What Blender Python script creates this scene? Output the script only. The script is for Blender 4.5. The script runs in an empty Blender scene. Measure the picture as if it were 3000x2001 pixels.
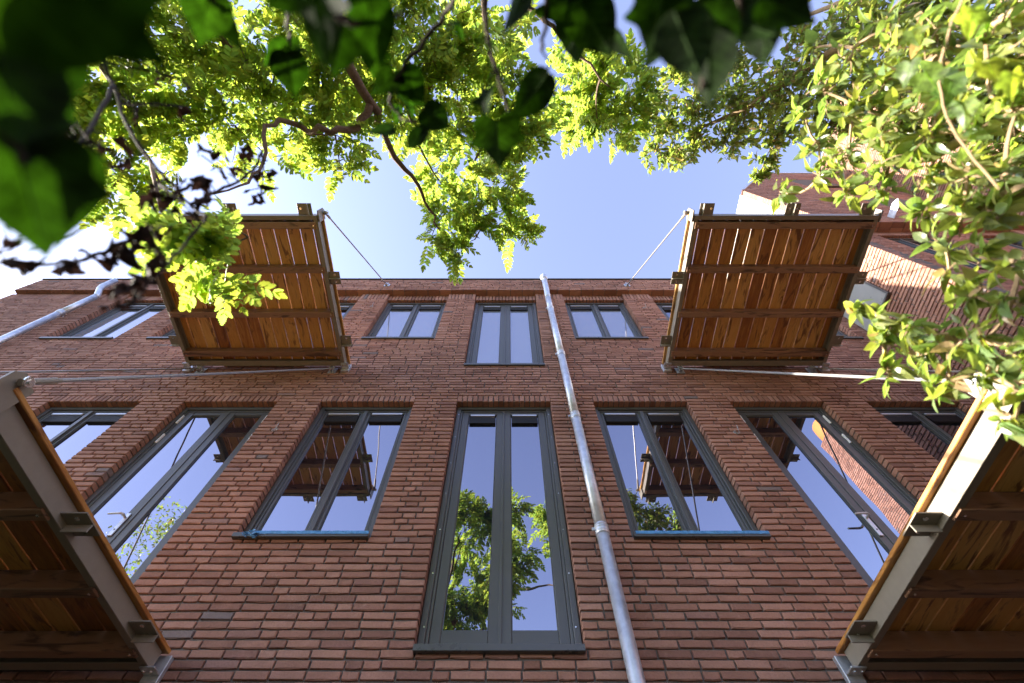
import bpy, math, random
import numpy as np
from mathutils import Vector, Matrix

# ------------------------------------------------------------------ camera, sky, sun, exposure
SC = bpy.context.scene
COL = SC.collection
PITCH = 62.956
cam_d = bpy.data.cameras.new("camera")
cam_d.lens = 16.0; cam_d.sensor_width = 36.0; cam_d.shift_x = 0.003
cam_d.clip_start = 0.02; cam_d.clip_end = 3000.0
cam_d.dof.use_dof = True; cam_d.dof.focus_distance = 4.6; cam_d.dof.aperture_fstop = 2.8
cam = bpy.data.objects.new("camera", cam_d); COL.objects.link(cam)
cam.location = (0, 0, 0); cam.rotation_euler = (math.radians(90 + PITCH), 0, 0)
SC.camera = cam

SUN = Vector((-9.0, 1.0, 3.27)).normalized()
SUN_EL = math.asin(SUN.z)
SUN_AZ = math.atan2(SUN.x, SUN.y)          # clockwise from +Y
W = bpy.data.worlds.new("World"); SC.world = W; W.use_nodes = True
wn = W.node_tree.nodes; wl = W.node_tree.links
wn.clear()
sky = wn.new("ShaderNodeTexSky"); sky.sky_type = 'NISHITA'; sky.sun_disc = False
sky.sun_elevation = SUN_EL; sky.sun_rotation = SUN_AZ
sky.air_density = 1.0; sky.dust_density = 1.0; sky.ozone_density = 4.0
bg = wn.new("ShaderNodeBackground"); bg.inputs[1].default_value = 0.15
wo = wn.new("ShaderNodeOutputWorld")
hs = wn.new("ShaderNodeHueSaturation"); hs.inputs["Saturation"].default_value = .77; hs.inputs["Hue"].default_value = .518; hs.inputs["Value"].default_value = .86   # hazy summer air
wl.new(sky.outputs[0], hs.inputs["Color"]); wl.new(hs.outputs[0], bg.inputs[0]); wl.new(bg.outputs[0], wo.inputs[0])

sl = bpy.data.lights.new("sun", 'SUN'); sl.energy = 5.0; sl.angle = math.radians(0.53)
sl.color = (1.0, 0.91, 0.78)
so = bpy.data.objects.new("sun", sl); COL.objects.link(so)
so.rotation_euler = SUN.to_track_quat('Z', 'Y').to_euler()

SC.view_settings.view_transform = 'Standard'; SC.view_settings.look = 'None'
SC.view_settings.gamma = 1.0; SC.view_settings.use_curve_mapping = False
SC.view_settings.exposure = 2.45
SC.cycles.max_bounces = 8; SC.cycles.transparent_max_bounces = 8
SC.cycles.diffuse_bounces = 4; SC.cycles.glossy_bounces = 4
SC.cycles.sample_clamp_indirect = 8.0
SC.cycles.use_denoising = True

# ------------------------------------------------------------------ helpers
RG = random.Random(11)
class MB:
    def __init__(s): s.v = []; s.f = []
    def add(s, vs, fs):
        o = len(s.v); s.v.extend(vs); s.f.extend([tuple(i + o for i in f) for f in fs]); return s
    def box(s, x0, x1, y0, y1, z0, z1, b=0.0):
        if b <= 0:
            vs = [(x, y, z) for z in (z0, z1) for y in (y0, y1) for x in (x0, x1)]
            return s.add(vs, [(0,2,3,1),(4,5,7,6),(0,1,5,4),(2,6,7,3),(0,4,6,2),(1,3,7,5)])
        return s.obox((x0+x1)/2, (y0+y1)/2, (z0+z1)/2, x1-x0, y1-y0, z1-z0, b)
    def obox(s, cx, cy, cz, sx, sy, sz, b, mat=None):
        hx, hy, hz = sx/2, sy/2, sz/2; b = min(b, hx*.45, hy*.45, hz*.45)
        vs = []; idx = {}
        for i in (-1, 1):
            for j in (-1, 1):
                for k in (-1, 1):
                    for a in range(3):
                        p = [i*(hx-b), j*(hy-b), k*(hz-b)]
                        p[a] = (i*hx, j*hy, k*hz)[a]
                        idx[(i,j,k,a)] = len(vs)
                        q = Vector(p)
                        if mat is not None: q = mat @ q
                        vs.append((cx+q.x, cy+q.y, cz+q.z))
        fs = []
        for a in range(3):
            for d in (-1, 1):
                o = [x for x in range(3) if x != a]
                c = []
                for (m, n) in ((-1,-1),(1,-1),(1,1),(-1,1)):
                    t = [0,0,0]; t[a] = d; t[o[0]] = m; t[o[1]] = n
                    c.append(idx[(t[0],t[1],t[2],a)])
                if (d > 0) == (a == 1): c.reverse()
                fs.append(tuple(c))
        for a in range(3):              # edges along axis a
            o = [x for x in range(3) if x != a]
            for m in (-1, 1):
                for n in (-1, 1):
                    def g(d, ax):
                        t = [0,0,0]; t[a] = d; t[o[0]] = m; t[o[1]] = n
                        return idx[(t[0],t[1],t[2],ax)]
                    fs.append((g(-1,o[0]), g(1,o[0]), g(1,o[1]), g(-1,o[1])))
        for i in (-1, 1):
            for j in (-1, 1):
                for k in (-1, 1):
                    fs.append((idx[(i,j,k,0)], idx[(i,j,k,1)], idx[(i,j,k,2)]))
        return s.add(vs, fs)
    def tube(s, pts, rad, n=6, caps=True):
        pts = [Vector(p) for p in pts]
        if not hasattr(rad, '__len__'): rad = [rad]*len(pts)
        vs = []; fs = []; prev = None
        for i, p in enumerate(pts):
            t = (pts[min(i+1, len(pts)-1)] - pts[max(i-1, 0)])
            if t.length < 1e-9: t = Vector((0,0,1))
            t.normalize()
            if prev is None:
                a = Vector((0,0,1)) if abs(t.z) < .9 else Vector((1,0,0))
                u = t.cross(a).normalized()
            else:
                u = (prev - t*prev.dot(t))
                u = u.normalized() if u.length > 1e-6 else t.orthogonal().normalized()
            prev = u; w = t.cross(u)
            for k in range(n):
                a = 2*math.pi*k/n
                q = p + (u*math.cos(a) + w*math.sin(a))*rad[i]
                vs.append((q.x, q.y, q.z))
        for i in range(len(pts)-1):
            for k in range(n):
                k2 = (k+1) % n
                fs.append((i*n+k, i*n+k2, (i+1)*n+k2, (i+1)*n+k))
        if caps:
            fs.append(tuple(range(n-1, -1, -1))); fs.append(tuple((len(pts)-1)*n+k for k in range(n)))
        return s.add(vs, fs)
    def mesh(s, name, m, smooth=False):
        me = bpy.data.meshes.new(name); me.from_pydata(s.v, [], s.f)
        if m: me.materials.append(m)
        if smooth: me.polygons.foreach_set("use_smooth", [True]*len(me.polygons))
        me.update(); return me
    def build(s, name, m, parent=None, smooth=False):
        return link(name, s.mesh(name, m, smooth), parent)
def link(name, data, parent=None, loc=None):
    o = bpy.data.objects.new(name, data); COL.objects.link(o)
    if parent: o.parent = parent
    if loc is not None: o.location = loc
    return o
def tag(o, label=None, cat=None, group=None, kind=None):
    if label: o['label'] = label
    if cat: o['category'] = cat
    if group: o['group'] = group
    if kind: o['kind'] = kind
    return o
def thing(name, label, cat, loc=(0,0,0), group=None):
    o = link(name, None); o.location = loc; return tag(o, label, cat, group)
def fix_normals(me):
    import bmesh
    bm = bmesh.new(); bm.from_mesh(me); bmesh.ops.recalc_face_normals(bm, faces=bm.faces[:]); bm.to_mesh(me); bm.free()

# ------------------------------------------------------------------ materials
def newmat(name):
    m = bpy.data.materials.new(name); m.use_nodes = True
    nt = m.node_tree; return m, nt, nt.nodes, nt.links, nt.nodes["Principled BSDF"]
def ramp(n, stops, interp='LINEAR'):
    r = n.new("ShaderNodeValToRGB"); r.color_ramp.interpolation = interp
    e = r.color_ramp.elements
    while len(e) > 1: e.remove(e[0])
    e[0].position = stops[0][0]; e[0].color = tuple(stops[0][1]) + (1,)
    for p, c in stops[1:]:
        x = e.new(p); x.color = tuple(c) + (1,)
    return r
def noise(n, l, scale, detail=4, rough=.55, vec=None, dist=0.0):
    t = n.new("ShaderNodeTexNoise"); t.inputs["Scale"].default_value = scale
    t.inputs["Detail"].default_value = detail; t.inputs["Roughness"].default_value = rough
    t.inputs["Distortion"].default_value = dist
    if vec is not None: l.new(vec, t.inputs["Vector"])
    return t
def mapr(n, l, src, a, b, c=0.0, d=1.0):
    r = n.new("ShaderNodeMapRange"); l.new(src, r.inputs[0])
    for i, x in enumerate((c, d, a, b)): r.inputs[1+i].default_value = x
    return r.outputs[0]
def mul(n, l, a, b, op='MULTIPLY'):
    m = n.new("ShaderNodeMath"); m.operation = op
    for i, x in enumerate((a, b)):
        if isinstance(x, (int, float)): m.inputs[i].default_value = x
        else: l.new(x, m.inputs[i])
    return m.outputs[0]
def mixc(n, l, fac, a, b, mode='MIX'):
    m = n.new("ShaderNodeMix"); m.data_type = 'RGBA'; m.blend_type = mode
    for i, x in ((0, fac), (6, a), (7, b)):
        if isinstance(x, (int, float)): m.inputs[i].default_value = x
        elif isinstance(x, tuple): m.inputs[i].default_value = x + (1,)
        else: l.new(x, m.inputs[i])
    return m.outputs[2]
def bump(n, l, b, h, strength, dist):
    bp = n.new("ShaderNodeBump"); bp.inputs["Strength"].default_value = strength
    bp.inputs["Distance"].default_value = dist; l.new(h, bp.inputs["Height"]); l.new(bp.outputs[0], b.inputs["Normal"])
def rnd_node(n, l):
    g = n.new("ShaderNodeNewGeometry"); o = n.new("ShaderNodeObjectInfo")
    return mul(n, l, mul(n, l, g.outputs["Random Per Island"], o.outputs["Random"], 'ADD'), 1.0, 'FRACT'), g, o

def brick_mat(name, dark=1.0):
    m, nt, n, l, b = newmat(name)
    r, g, o = rnd_node(n, l)
    pos = g.outputs["Position"]
    rp = ramp(n, [(0, (.208,.104,.076)), (.2, (.278,.139,.098)), (.5, (.325,.168,.118)), (.75, (.370,.200,.146)), (.9, (.308,.154,.108)), (.96, (.238,.118,.090)), (.989, (.295,.162,.126)), (.995, (.175,.14,.138)), (1, (.19,.145,.132))])
    l.new(r, rp.inputs[0])
    big = noise(n, l, 9, 3, .6, pos); sm = noise(n, l, 70, 5, .65, pos)
    f = mul(n, l, mapr(n, l, big.outputs[0], .78, 1.2), mapr(n, l, sm.outputs[0], .72, 1.25))
    c = mixc(n, l, 1.0, rp.outputs[0], f, 'MULTIPLY')
    st = noise(n, l, 22, 6, .7, pos, .6)
    sc = mapr(n, l, st.outputs[0], 0, .5, .60, .78)
    c = mixc(n, l, sc, c, (.42,.27,.20))
    dk = mapr(n, l, noise(n, l, 140, 2, .5, pos).outputs[0], 0, .75, .66, .74)
    c = mixc(n, l, dk, c, (.09,.045,.035))
    wz = noise(n, l, .9, 4, .6, pos, .5)          # weathering over the whole wall, pale bloom in places
    c = mixc(n, l, 1.0, c, mapr(n, l, wz.outputs[0], .86, 1.14, .3, .7), 'MULTIPLY')
    ef = mul(n, l, mapr(n, l, noise(n, l, 2.3, 5, .7, pos, 1.0).outputs[0], 0, 1, .56, .72), mapr(n, l, sm.outputs[0], 0, .45, .45, .7))
    c = mixc(n, l, ef, c, (.40,.30,.25))
    l.new(c, b.inputs["Base Color"]); b.inputs["Roughness"].default_value = .88
    b.inputs["Specular IOR Level"].default_value = .28
    h = mul(n, l, mul(n, l, big.outputs[0], 1.2), mul(n, l, sm.outputs[0], .8), 'ADD')
    bump(n, l, b, h, .7, .006)
    return m
def plain(name, col, rough=.6, metal=0.0, var=.12, scale=30, bmp=.1, spec=.5, dist=.002):
    m, nt, n, l, b = newmat(name)
    tc = n.new("ShaderNodeNewGeometry")
    nz = noise(n, l, scale, 5, .6, tc.outputs["Position"])
    c = mixc(n, l, 1.0, col, mapr(n, l, nz.outputs[0], 1-var*2, 1+var*2), 'MULTIPLY')
    l.new(c, b.inputs["Base Color"]); b.inputs["Metallic"].default_value = metal
    l.new(mapr(n, l, nz.outputs[0], max(.02, rough-.12), min(1, rough+.12)), b.inputs["Roughness"])
    b.inputs["Specular IOR Level"].default_value = spec
    if bmp: bump(n, l, b, nz.outputs[0], bmp, dist)
    return m
def wood_mat(name, stops, stain, axis='Y', gscale=1.0):
    m, nt, n, l, b = newmat(name)
    g = n.new("ShaderNodeNewGeometry"); o = n.new("ShaderNodeObjectInfo")
    mp = n.new("ShaderNodeMapping"); l.new(g.outputs["Position"], mp.inputs[0])
    s = [26*gscale, 26*gscale, 26*gscale]; s['XYZ'.index(axis)] = 1.9*gscale
    mp.inputs["Scale"].default_value = s
    cb = n.new("ShaderNodeCombineXYZ")
    rr = mul(n, l, o.outputs["Random"], 37.0)
    for i in range(3): l.new(rr, cb.inputs[i])
    l.new(cb.outputs[0], mp.inputs["Location"])
    gr = noise(n, l, 1.0, 6, .62, mp.outputs[0], .8)
    mp2 = n.new("ShaderNodeMapping"); l.new(g.outputs["Position"], mp2.inputs[0])
    s2 = [15.0, 15.0, 15.0]; s2['XYZ'.index(axis)] = 2.6; mp2.inputs["Scale"].default_value = s2
    l.new(cb.outputs[0], mp2.inputs["Location"])
    bl = noise(n, l, 1.0, 4, .6, mp2.outputs[0], 1.2)
    f = mul(n, l, mul(n, l, gr.outputs[0], .34), mul(n, l, mul(n, l, o.outputs["Random"], .40), mul(n, l, bl.outputs[0], .42), 'ADD'), 'ADD')
    rp = ramp(n, stops); l.new(f, rp.inputs[0])
    c = mixc(n, l, mapr(n, l, bl.outputs[0], 0, .85, .53, .64), rp.outputs[0], stain)
    l.new(c, b.inputs["Base Color"]); b.inputs["Roughness"].default_value = .5
    bump(n, l, b, gr.outputs[0], .25, .002)
    return m
def leaf_mat(name, refl, trans, var=.35, rough=.38, tw=.5, hue=((1.08,.93,.6),(.80,1.0,1.0)), spec=.4, dry=None, veins=False):
    m, nt, n, l, b = newmat(name)
    r, g, o = rnd_node(n, l)
    nz = noise(n, l, 55, 3, .6, g.outputs["Position"])
    v = mul(n, l, mapr(n, l, r, 1-var, 1+var), mapr(n, l, nz.outputs[0], .75, 1.25))
    tint = mixc(n, l, mul(n, l, mul(n, l, r, 7.31), 1.0, 'FRACT'), hue[0], hue[1])
    ca = mixc(n, l, 1.0, mixc(n, l, 1.0, refl, v, 'MULTIPLY'), tint, 'MULTIPLY')
    cb = mixc(n, l, 1.0, mixc(n, l, 1.0, trans, v, 'MULTIPLY'), tint, 'MULTIPLY')
    if veins:
        tc = n.new("ShaderNodeTexCoord"); sp = n.new("ShaderNodeSeparateXYZ"); l.new(tc.outputs["Object"], sp.inputs[0])
        ay = mul(n, l, sp.outputs[1], 0.0, 'ABSOLUTE')
        ph = mul(n, l, mul(n, l, mul(n, l, sp.outputs[0], mul(n, l, ay, .85), 'SUBTRACT'), 7.0), 10.0, 'ADD')
        tri = mul(n, l, mul(n, l, mul(n, l, ph, 1.0, 'FRACT'), .5, 'SUBTRACT'), 0.0, 'ABSOLUTE')
        side = mapr(n, l, tri, 1.0, 0.0, 0.0, .075); mid = mapr(n, l, ay, 1.0, 0.0, .006, .022)
        net = n.new("ShaderNodeTexVoronoi"); net.feature = 'DISTANCE_TO_EDGE'; net.inputs["Scale"].default_value = 16; l.new(tc.outputs["Object"], net.inputs["Vector"])
        nv = mapr(n, l, net.outputs["Distance"], .35, 0.0, 0.0, .07)
        vv = mul(n, l, mul(n, l, side, mid, 'MAXIMUM'), nv, 'MAXIMUM')
        bl = noise(n, l, 4.5, 4, .6, tc.outputs["Object"])
        pt = mapr(n, l, bl.outputs[0], .45, 1.7, .35, .68)
        ca = mixc(n, l, 1.0, mixc(n, l, mul(n, l, vv, .5), ca, (.05,.09,.03)), pt, 'MULTIPLY')
        cb = mixc(n, l, 1.0, mixc(n, l, 1.0, cb, mapr(n, l, vv, 1.0, 1.9), 'MULTIPLY'), pt, 'MULTIPLY')
    if dry:
        fr = mul(n, l, mul(n, l, r, 23.7), 1.0, 'FRACT')
        dm = mapr(n, l, fr, 0, 1, .955, .965)
        ca = mixc(n, l, dm, ca, dry[0]); cb = mixc(n, l, dm, cb, dry[1])
    l.new(ca, b.inputs["Base Color"]); b.inputs["Roughness"].default_value = rough
    b.inputs["Specular IOR Level"].default_value = spec
    bump(n, l, b, nz.outputs[0], .25, .003)
    t = n.new("ShaderNodeBsdfTranslucent"); l.new(cb, t.inputs[0])
    mx = n.new("ShaderNodeMixShader"); mx.inputs[0].default_value = tw
    l.new(b.outputs[0], mx.inputs[1]); l.new(t.outputs[0], mx.inputs[2])
    l.new(mx.outputs[0], n["Material Output"].inputs[0])
    return m

M = {}
M['brick'] = brick_mat('red_brick')
M['mortar'] = plain('grey_mortar', (.135,.125,.115), .95, var=.2, scale=60, bmp=.5, spec=.1)
M['frame'] = plain('anthracite_frame', (.075,.077,.074), .34, var=.06, scale=6, bmp=0, spec=.5)
M['sill'] = plain('anthracite_sill', (.07,.072,.07), .3, var=.08, scale=12, bmp=0)
M['vent'] = plain('black_vent', (.012,.012,.013), .5, var=.1, bmp=0)
M['vent_strip'] = plain('silver_vent_strip', (.55,.57,.62), .35, metal=.6, var=.05, bmp=0)
M['hinge'] = plain('white_hinge_cover', (.78,.78,.77), .4, var=.05, bmp=0)
M['film'] = plain('blue_film', (.07,.24,.48), .28, var=.25, scale=25, bmp=.5)
M['steel'] = plain('bronze_grey_steel', (.235,.205,.165), .42, var=.08, scale=25, bmp=.05)
M['rod'] = plain('painted_rod', (.30,.29,.28), .35, metal=.3, var=.06, bmp=0)
M['zinc'] = plain('galvanised_steel', (.55,.58,.63), .46, metal=.75, var=.24, scale=14, bmp=.12)
M['bolt_or_sky_hole'] = plain('bright_metal', (.75,.75,.74), .25, metal=.9, var=.05, bmp=0)
M['board'] = wood_mat('stained_deck_board', [(.24,(.14,.038,.010)), (.42,(.33,.12,.026)), (.56,(.54,.26,.06)), (.76,(.66,.38,.12))], (.13,.034,.010))
M['joist'] = wood_mat('brown_joist', [(.15,(.16,.08,.045)), (.5,(.27,.145,.085)), (.85,(.36,.21,.13))], (.06,.03,.02), 'X')
M['white'] = plain('white_render', (.80,.80,.77), .7, var=.03, scale=8, bmp=.05)
M['panel'] = plain('grey_cladding', (.26,.27,.26), .3, var=.06, scale=5, bmp=0)
M['bark'] = plain('grey_brown_bark', (.16,.115,.085), .9, var=.35, scale=60, bmp=.7, spec=.2, dist=.01)
M['twig'] = plain('tan_twig', (.33,.23,.14), .8, var=.25, scale=70, bmp=.4, spec=.2)
M['dark_stem'] = plain('dark_stem', (.035,.026,.02), .85, var=.3, scale=70, bmp=.4, spec=.2)
M['gold_leaf'] = leaf_mat('pinnate_leaf', (.085,.145,.03), (.40,.51,.08), .36, .45, .62, spec=.3)
M['shrub_leaf'] = leaf_mat('shrub_leaf', (.15,.185,.08), (.42,.53,.09), .45, .32, .46, spec=.55, dry=((.35,.25,.14),(.5,.35,.12)))
M['shaded_ivy_leaf'] = leaf_mat('shaded_ivy_leaf', (.008,.018,.004), (.010,.030,.001), .5, .65, .5, hue=((.9,1,.8),(1.0,1.0,.9)), spec=.06, veins=True)  # shaded copy of the ivy leaf, the shade is put into its colour
M['sun_ivy'] = leaf_mat('sunlit_ivy_leaf', (.10,.15,.04), (.36,.50,.05), .35, .4, .55, veins=True)  # lit copy of the ivy leaf, the sunlight is put into its colour
M['dead_leaf'] = leaf_mat('withered_leaf', (.030,.022,.019), (.016,.008,.006), .5, .8, .22, hue=((1,.9,.8),(1,1,1)), spec=.15)
M['pod'] = leaf_mat('seed_pod', (.22,.10,.05), (.32,.14,.05), .3, .7, .4)
def glass_mat(name='window_glass', col=(.012,.014,.017)):
    m, nt, n, l, b = newmat(name)
    g = n.new("ShaderNodeNewGeometry")
    nz = noise(n, l, 1.6, 1, .4, g.outputs["Position"])
    b.inputs["Base Color"].default_value = col+(1,); b.inputs["Roughness"].default_value = 0.0
    b.inputs["IOR"].default_value = 4.3; b.inputs["Specular Tint"].default_value = (.84,.85,1,1)
    bump(n, l, b, nz.outputs[0], .10, .02)
    return m
M['glass'] = glass_mat()
M['curtained'] = glass_mat('curtained_glass', (.20,.22,.25))
GOLD_SPRAYS=[(-2.785,-0.075,3.246,0.207),(-2.882,0.196,3.155,0.165),(-2.514,-0.148,3.286,0.251),(-2.644,0.172,3.181,0.256),(-2.469,-0.369,3.643,0.27),(-2.394,0.024,3.377,0.265),(-2.479,0.375,3.119,0.183),(-2.233,-0.534,3.772,0.274),(-2.233,-0.191,3.644,0.278),(-2.208,0.106,3.501,0.18),(-2.313,0.39,3.242,0.143),(-2.654,0.487,3.14,0.125),(-1.938,-0.481,3.752,0.274),(-1.912,-0.165,3.652,0.279),(-1.911,0.106,3.512,0.181),(-1.721,-0.582,4.117,0.299),(-1.693,-0.259,3.89,0.294),(-1.754,0.042,3.871,0.179),(-1.85,0.273,3.677,0.112),(-1.37,-0.486,4.0,0.294),(-1.368,-0.148,3.909,0.3),(-1.213,0.161,3.488,0.164),(-1.395,0.14,3.661,0.155),(-1.173,0.334,3.37,0.072),(-1.093,-0.553,4.309,0.315),(-1.143,-0.226,4.326,0.33),(-1.188,0.078,4.203,0.215),(-0.715,-0.527,4.105,0.3),(-0.715,-0.216,4.133,0.315),(-0.84,0.029,4.115,0.19),(-0.383,-0.599,4.443,0.324),(-0.401,-0.266,4.474,0.34),(-0.444,0.031,4.377,0.243),(-0.074,-0.571,4.967,0.237),(-0.053,-0.212,4.695,0.253),(0.046,0.085,4.599,0.214),(-0.225,0.272,4.386,0.208),(0.277,0.182,4.789,0.157),(0.048,0.291,4.691,0.156),(-0.71,0.245,4.538,0.15),(-0.662,0.556,4.62,0.226),(-0.305,0.437,4.065,0.217),(-0.121,0.64,4.655,0.183),(-0.662,0.911,4.769,0.202),(-0.258,0.962,4.696,0.239),(-0.805,1.182,4.687,0.136),(0.03,1.198,4.751,0.123),(-0.585,1.254,4.701,0.098),(-0.038,0.919,4.813,0.146),(-0.358,1.217,4.733,0.099),(0.803,-0.446,6.056,0.204),(0.757,-0.149,5.572,0.253),(1.024,-0.209,5.527,0.25),(0.917,0.078,5.296,0.221),(1.295,-0.258,5.725,0.18),(1.297,-0.003,5.602,0.18),(0.649,0.15,5.711,0.107),(1.129,0.205,5.379,0.126)]
LOW_SPRAYS=[(-1.049,0.439,1.645,0.072),(-1.091,0.514,1.596,0.055),(-1.194,0.445,1.669,0.057),(-1.233,0.513,1.62,0.048),(-0.967,0.399,1.646,0.039),(-1.165,0.389,1.703,0.057),(-1.044,0.541,1.555,0.028)]
FAR_SPRAYS=[(1.677,-0.094,5.979,0.177),(1.82,0.221,5.792,0.252),(2.083,-0.089,5.706,0.29),(2.098,0.3,5.549,0.219),(2.452,-0.087,5.558,0.329),(2.458,0.249,5.402,0.236),(2.738,-0.199,5.268,0.33),(2.723,0.195,5.123,0.223),(2.865,-0.49,5.18,0.315),(2.871,-0.04,4.889,0.291),(1.709,0.455,5.812,0.144),(2.67,0.616,5.118,0.083),(1.909,-0.351,5.899,0.219),(3.091,0.144,4.751,0.226),(3.111,-0.676,5.015,0.338),(2.2,-0.776,5.755,0.228),(1.943,0.439,5.596,0.174),(1.611,0.135,5.996,0.129),(2.697,0.444,5.121,0.128),(3.159,-0.322,4.368,0.323),(3.17,0.091,4.032,0.278),(3.321,-0.569,4.219,0.301),(3.349,-0.147,3.883,0.292),(3.376,0.133,3.494,0.243),(3.478,-0.355,3.754,0.274),(3.119,-0.213,4.73,0.276),(3.304,0.172,3.743,0.196),(3.407,0.446,3.243,0.148),(1.935,-0.69,6.003,0.145),(1.661,-0.956,6.19,0.122),(2.397,-0.525,5.557,0.271),(2.661,-0.544,4.03,0.224),(2.907,-0.195,3.72,0.216),(2.981,-0.352,3.473,0.197),(3.008,-0.072,3.1,0.157),(2.871,0.232,3.745,0.148),(3.001,0.319,3.091,0.139),(3.084,0.187,3.019,0.133),(3.074,-0.52,3.369,0.159),(2.918,-0.617,3.837,0.18)]
NEAR_SPRAYS=[(0.934,-0.167,1.646,0.037),(0.94,-0.149,1.469,0.059),(0.969,-0.187,1.384,0.066),(0.978,-0.079,1.327,0.066),(0.983,-0.152,1.253,0.07),(0.955,-0.052,1.156,0.067),(0.945,-0.147,1.09,0.061),(0.942,-0.062,1.034,0.06),(0.952,0.007,0.957,0.049),(0.88,-0.044,1.454,0.049),(0.909,0.023,1.553,0.037),(0.923,-0.001,1.368,0.058),(0.938,0.028,1.234,0.059),(0.967,0.044,1.146,0.055),(0.983,0.041,1.065,0.056),(0.927,0.092,1.481,0.046),(0.938,0.106,1.353,0.05),(0.95,0.116,1.219,0.049),(0.979,0.126,1.13,0.046),(0.961,0.122,1.01,0.046),(0.967,0.113,0.936,0.042),(0.918,0.183,1.419,0.036),(0.886,0.24,1.549,0.026),(0.927,0.2,1.289,0.036),(0.956,0.187,1.206,0.039),(0.993,0.211,1.104,0.036),(0.965,0.199,0.995,0.042),(0.971,0.192,0.918,0.043),(0.992,0.273,1.022,0.035),(0.963,0.269,0.907,0.04),(0.96,0.257,0.838,0.037),(0.961,0.326,0.812,0.038),(0.964,0.344,0.88,0.036),(1.004,0.344,0.988,0.022),(0.918,0.453,1.096,0.032),(0.922,0.462,1.02,0.03),(0.923,0.514,0.993,0.037),(0.926,0.447,0.95,0.035),(0.937,0.505,0.91,0.042),(0.928,0.568,0.959,0.027),(0.939,0.446,0.861,0.046),(0.939,0.406,0.802,0.043),(0.929,0.384,0.742,0.04),(0.937,0.511,0.826,0.03),(0.942,0.464,0.766,0.036),(0.927,0.455,0.704,0.034),(0.924,0.502,0.676,0.022),(0.937,0.558,0.846,0.017)]
GOLD_LIMBS=[[(-1.61,-1.026,4.166),(-1.218,-0.483,3.581),(-1.06,-0.258,3.508),(-0.945,-0.042,3.502),(-0.904,0.137,3.606),(-0.91,0.336,3.88),(-0.793,0.591,4.162),(-0.742,0.826,4.324),(-0.664,1.043,4.386)],[(-0.947,-0.029,3.501),(-1.035,0.117,3.426),(-1.152,0.136,3.239),(-1.415,0.103,3.415),(-1.488,0.061,3.271),(-1.515,0.142,3.082),(-1.447,0.273,2.874),(-1.437,0.362,2.632),(-1.478,0.377,2.363)],[(-0.211,-1.098,4.462),(-0.199,-0.786,4.528),(-0.185,-0.525,4.566),(-0.108,-0.273,4.591),(0.014,0.032,4.6)],[(-0.066,-1.274,4.835),(0.176,-0.778,4.835),(0.382,-0.64,4.742),(0.611,-0.407,4.642),(0.874,-0.171,4.513)],[(-2.732,-0.991,3.684),(-2.577,-0.344,3.397),(-2.497,-0.149,3.299),(-2.381,0.072,3.216),(-2.284,0.295,3.103),(-2.185,0.437,2.986)],[(-2.66,-1.069,4.057),(-2.024,-0.5,3.703),(-1.839,-0.271,3.683),(-1.672,-0.115,3.769),(-1.626,0.119,3.925)],[(-0.415,-1.095,4.345),(-0.377,-0.684,4.432),(-0.619,-0.342,4.241),(-0.827,-0.095,4.117),(-0.81,0.274,4.418),(-0.627,0.674,4.609)],[(-1.537,0.198,2.088),(-1.361,0.348,1.821),(-1.193,0.438,1.672),(-1.063,0.459,1.631),(-0.951,0.416,1.651)]]
IVY_LEAVES=[(-0.228,0.034,0.237,0.061,80,0),(-0.218,-0.016,0.233,0.063,100,0),(-0.143,-0.034,0.177,0.066,20,1),(-0.159,-0.031,0.216,0.04,40,0),(-0.202,-0.002,0.208,0.058,90,0),(-0.22,0.028,0.217,0.056,85,1),(-0.121,-0.032,0.156,0.063,10,0),(-0.139,-0.03,0.194,0.036,60,0),(-0.174,-0.007,0.179,0.05,95,0),(-0.191,0.03,0.188,0.06,80,0),(-0.238,-0.067,0.434,0.051,95,0),(-0.25,-0.067,0.485,0.042,60,1),(-0.116,-0.053,0.337,0.062,80,1),(-0.124,-0.043,0.399,0.05,100,1),(-0.095,-0.055,0.385,0.057,80,0),(-0.136,-0.048,0.531,0.044,90,0),(-0.248,-0.054,0.566,0.043,170,2),(-0.229,-0.035,0.553,0.054,80,0),(-0.244,-0.062,0.61,0.031,-80,1),(-0.142,-0.026,0.603,0.047,120,1),(-0.114,-0.025,0.609,0.052,60,0),(-0.123,-0.007,0.628,0.046,100,2),(-0.089,0.009,0.613,0.052,40,0),(-0.111,0.032,0.609,0.046,95,1),(-0.156,0.026,0.62,0.042,180,3),(-0.152,0.004,0.683,0.027,100,2),(-0.065,-0.091,0.711,0.027,80,2),(-0.011,0.03,0.519,0.068,85,0),(-0.025,-0.005,0.579,0.042,70,3),(-0.006,0.018,0.58,0.028,-40,1),(0.024,-0.013,0.499,0.063,120,0),(0.052,-0.071,0.492,0.058,95,0),(0.073,-0.065,0.47,0.061,60,0),(0.095,-0.057,0.488,0.049,60,3),(0.068,-0.058,0.543,0.041,80,1),(0.104,-0.055,0.382,0.054,100,0),(0.114,-0.039,0.35,0.062,80,0),(0.145,-0.056,0.39,0.056,60,2),(0.134,-0.026,0.355,0.055,90,1),(0.12,-0.046,0.431,0.046,110,3),(0.176,-0.053,0.4,0.05,40,0),(0.195,-0.049,0.414,0.044,70,1),(0.185,-0.059,0.372,0.046,30,2),(0.008,-0.075,0.474,0.047,90,3)]  # includes extra leaves layered behind the top-left ones to darken them
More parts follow.
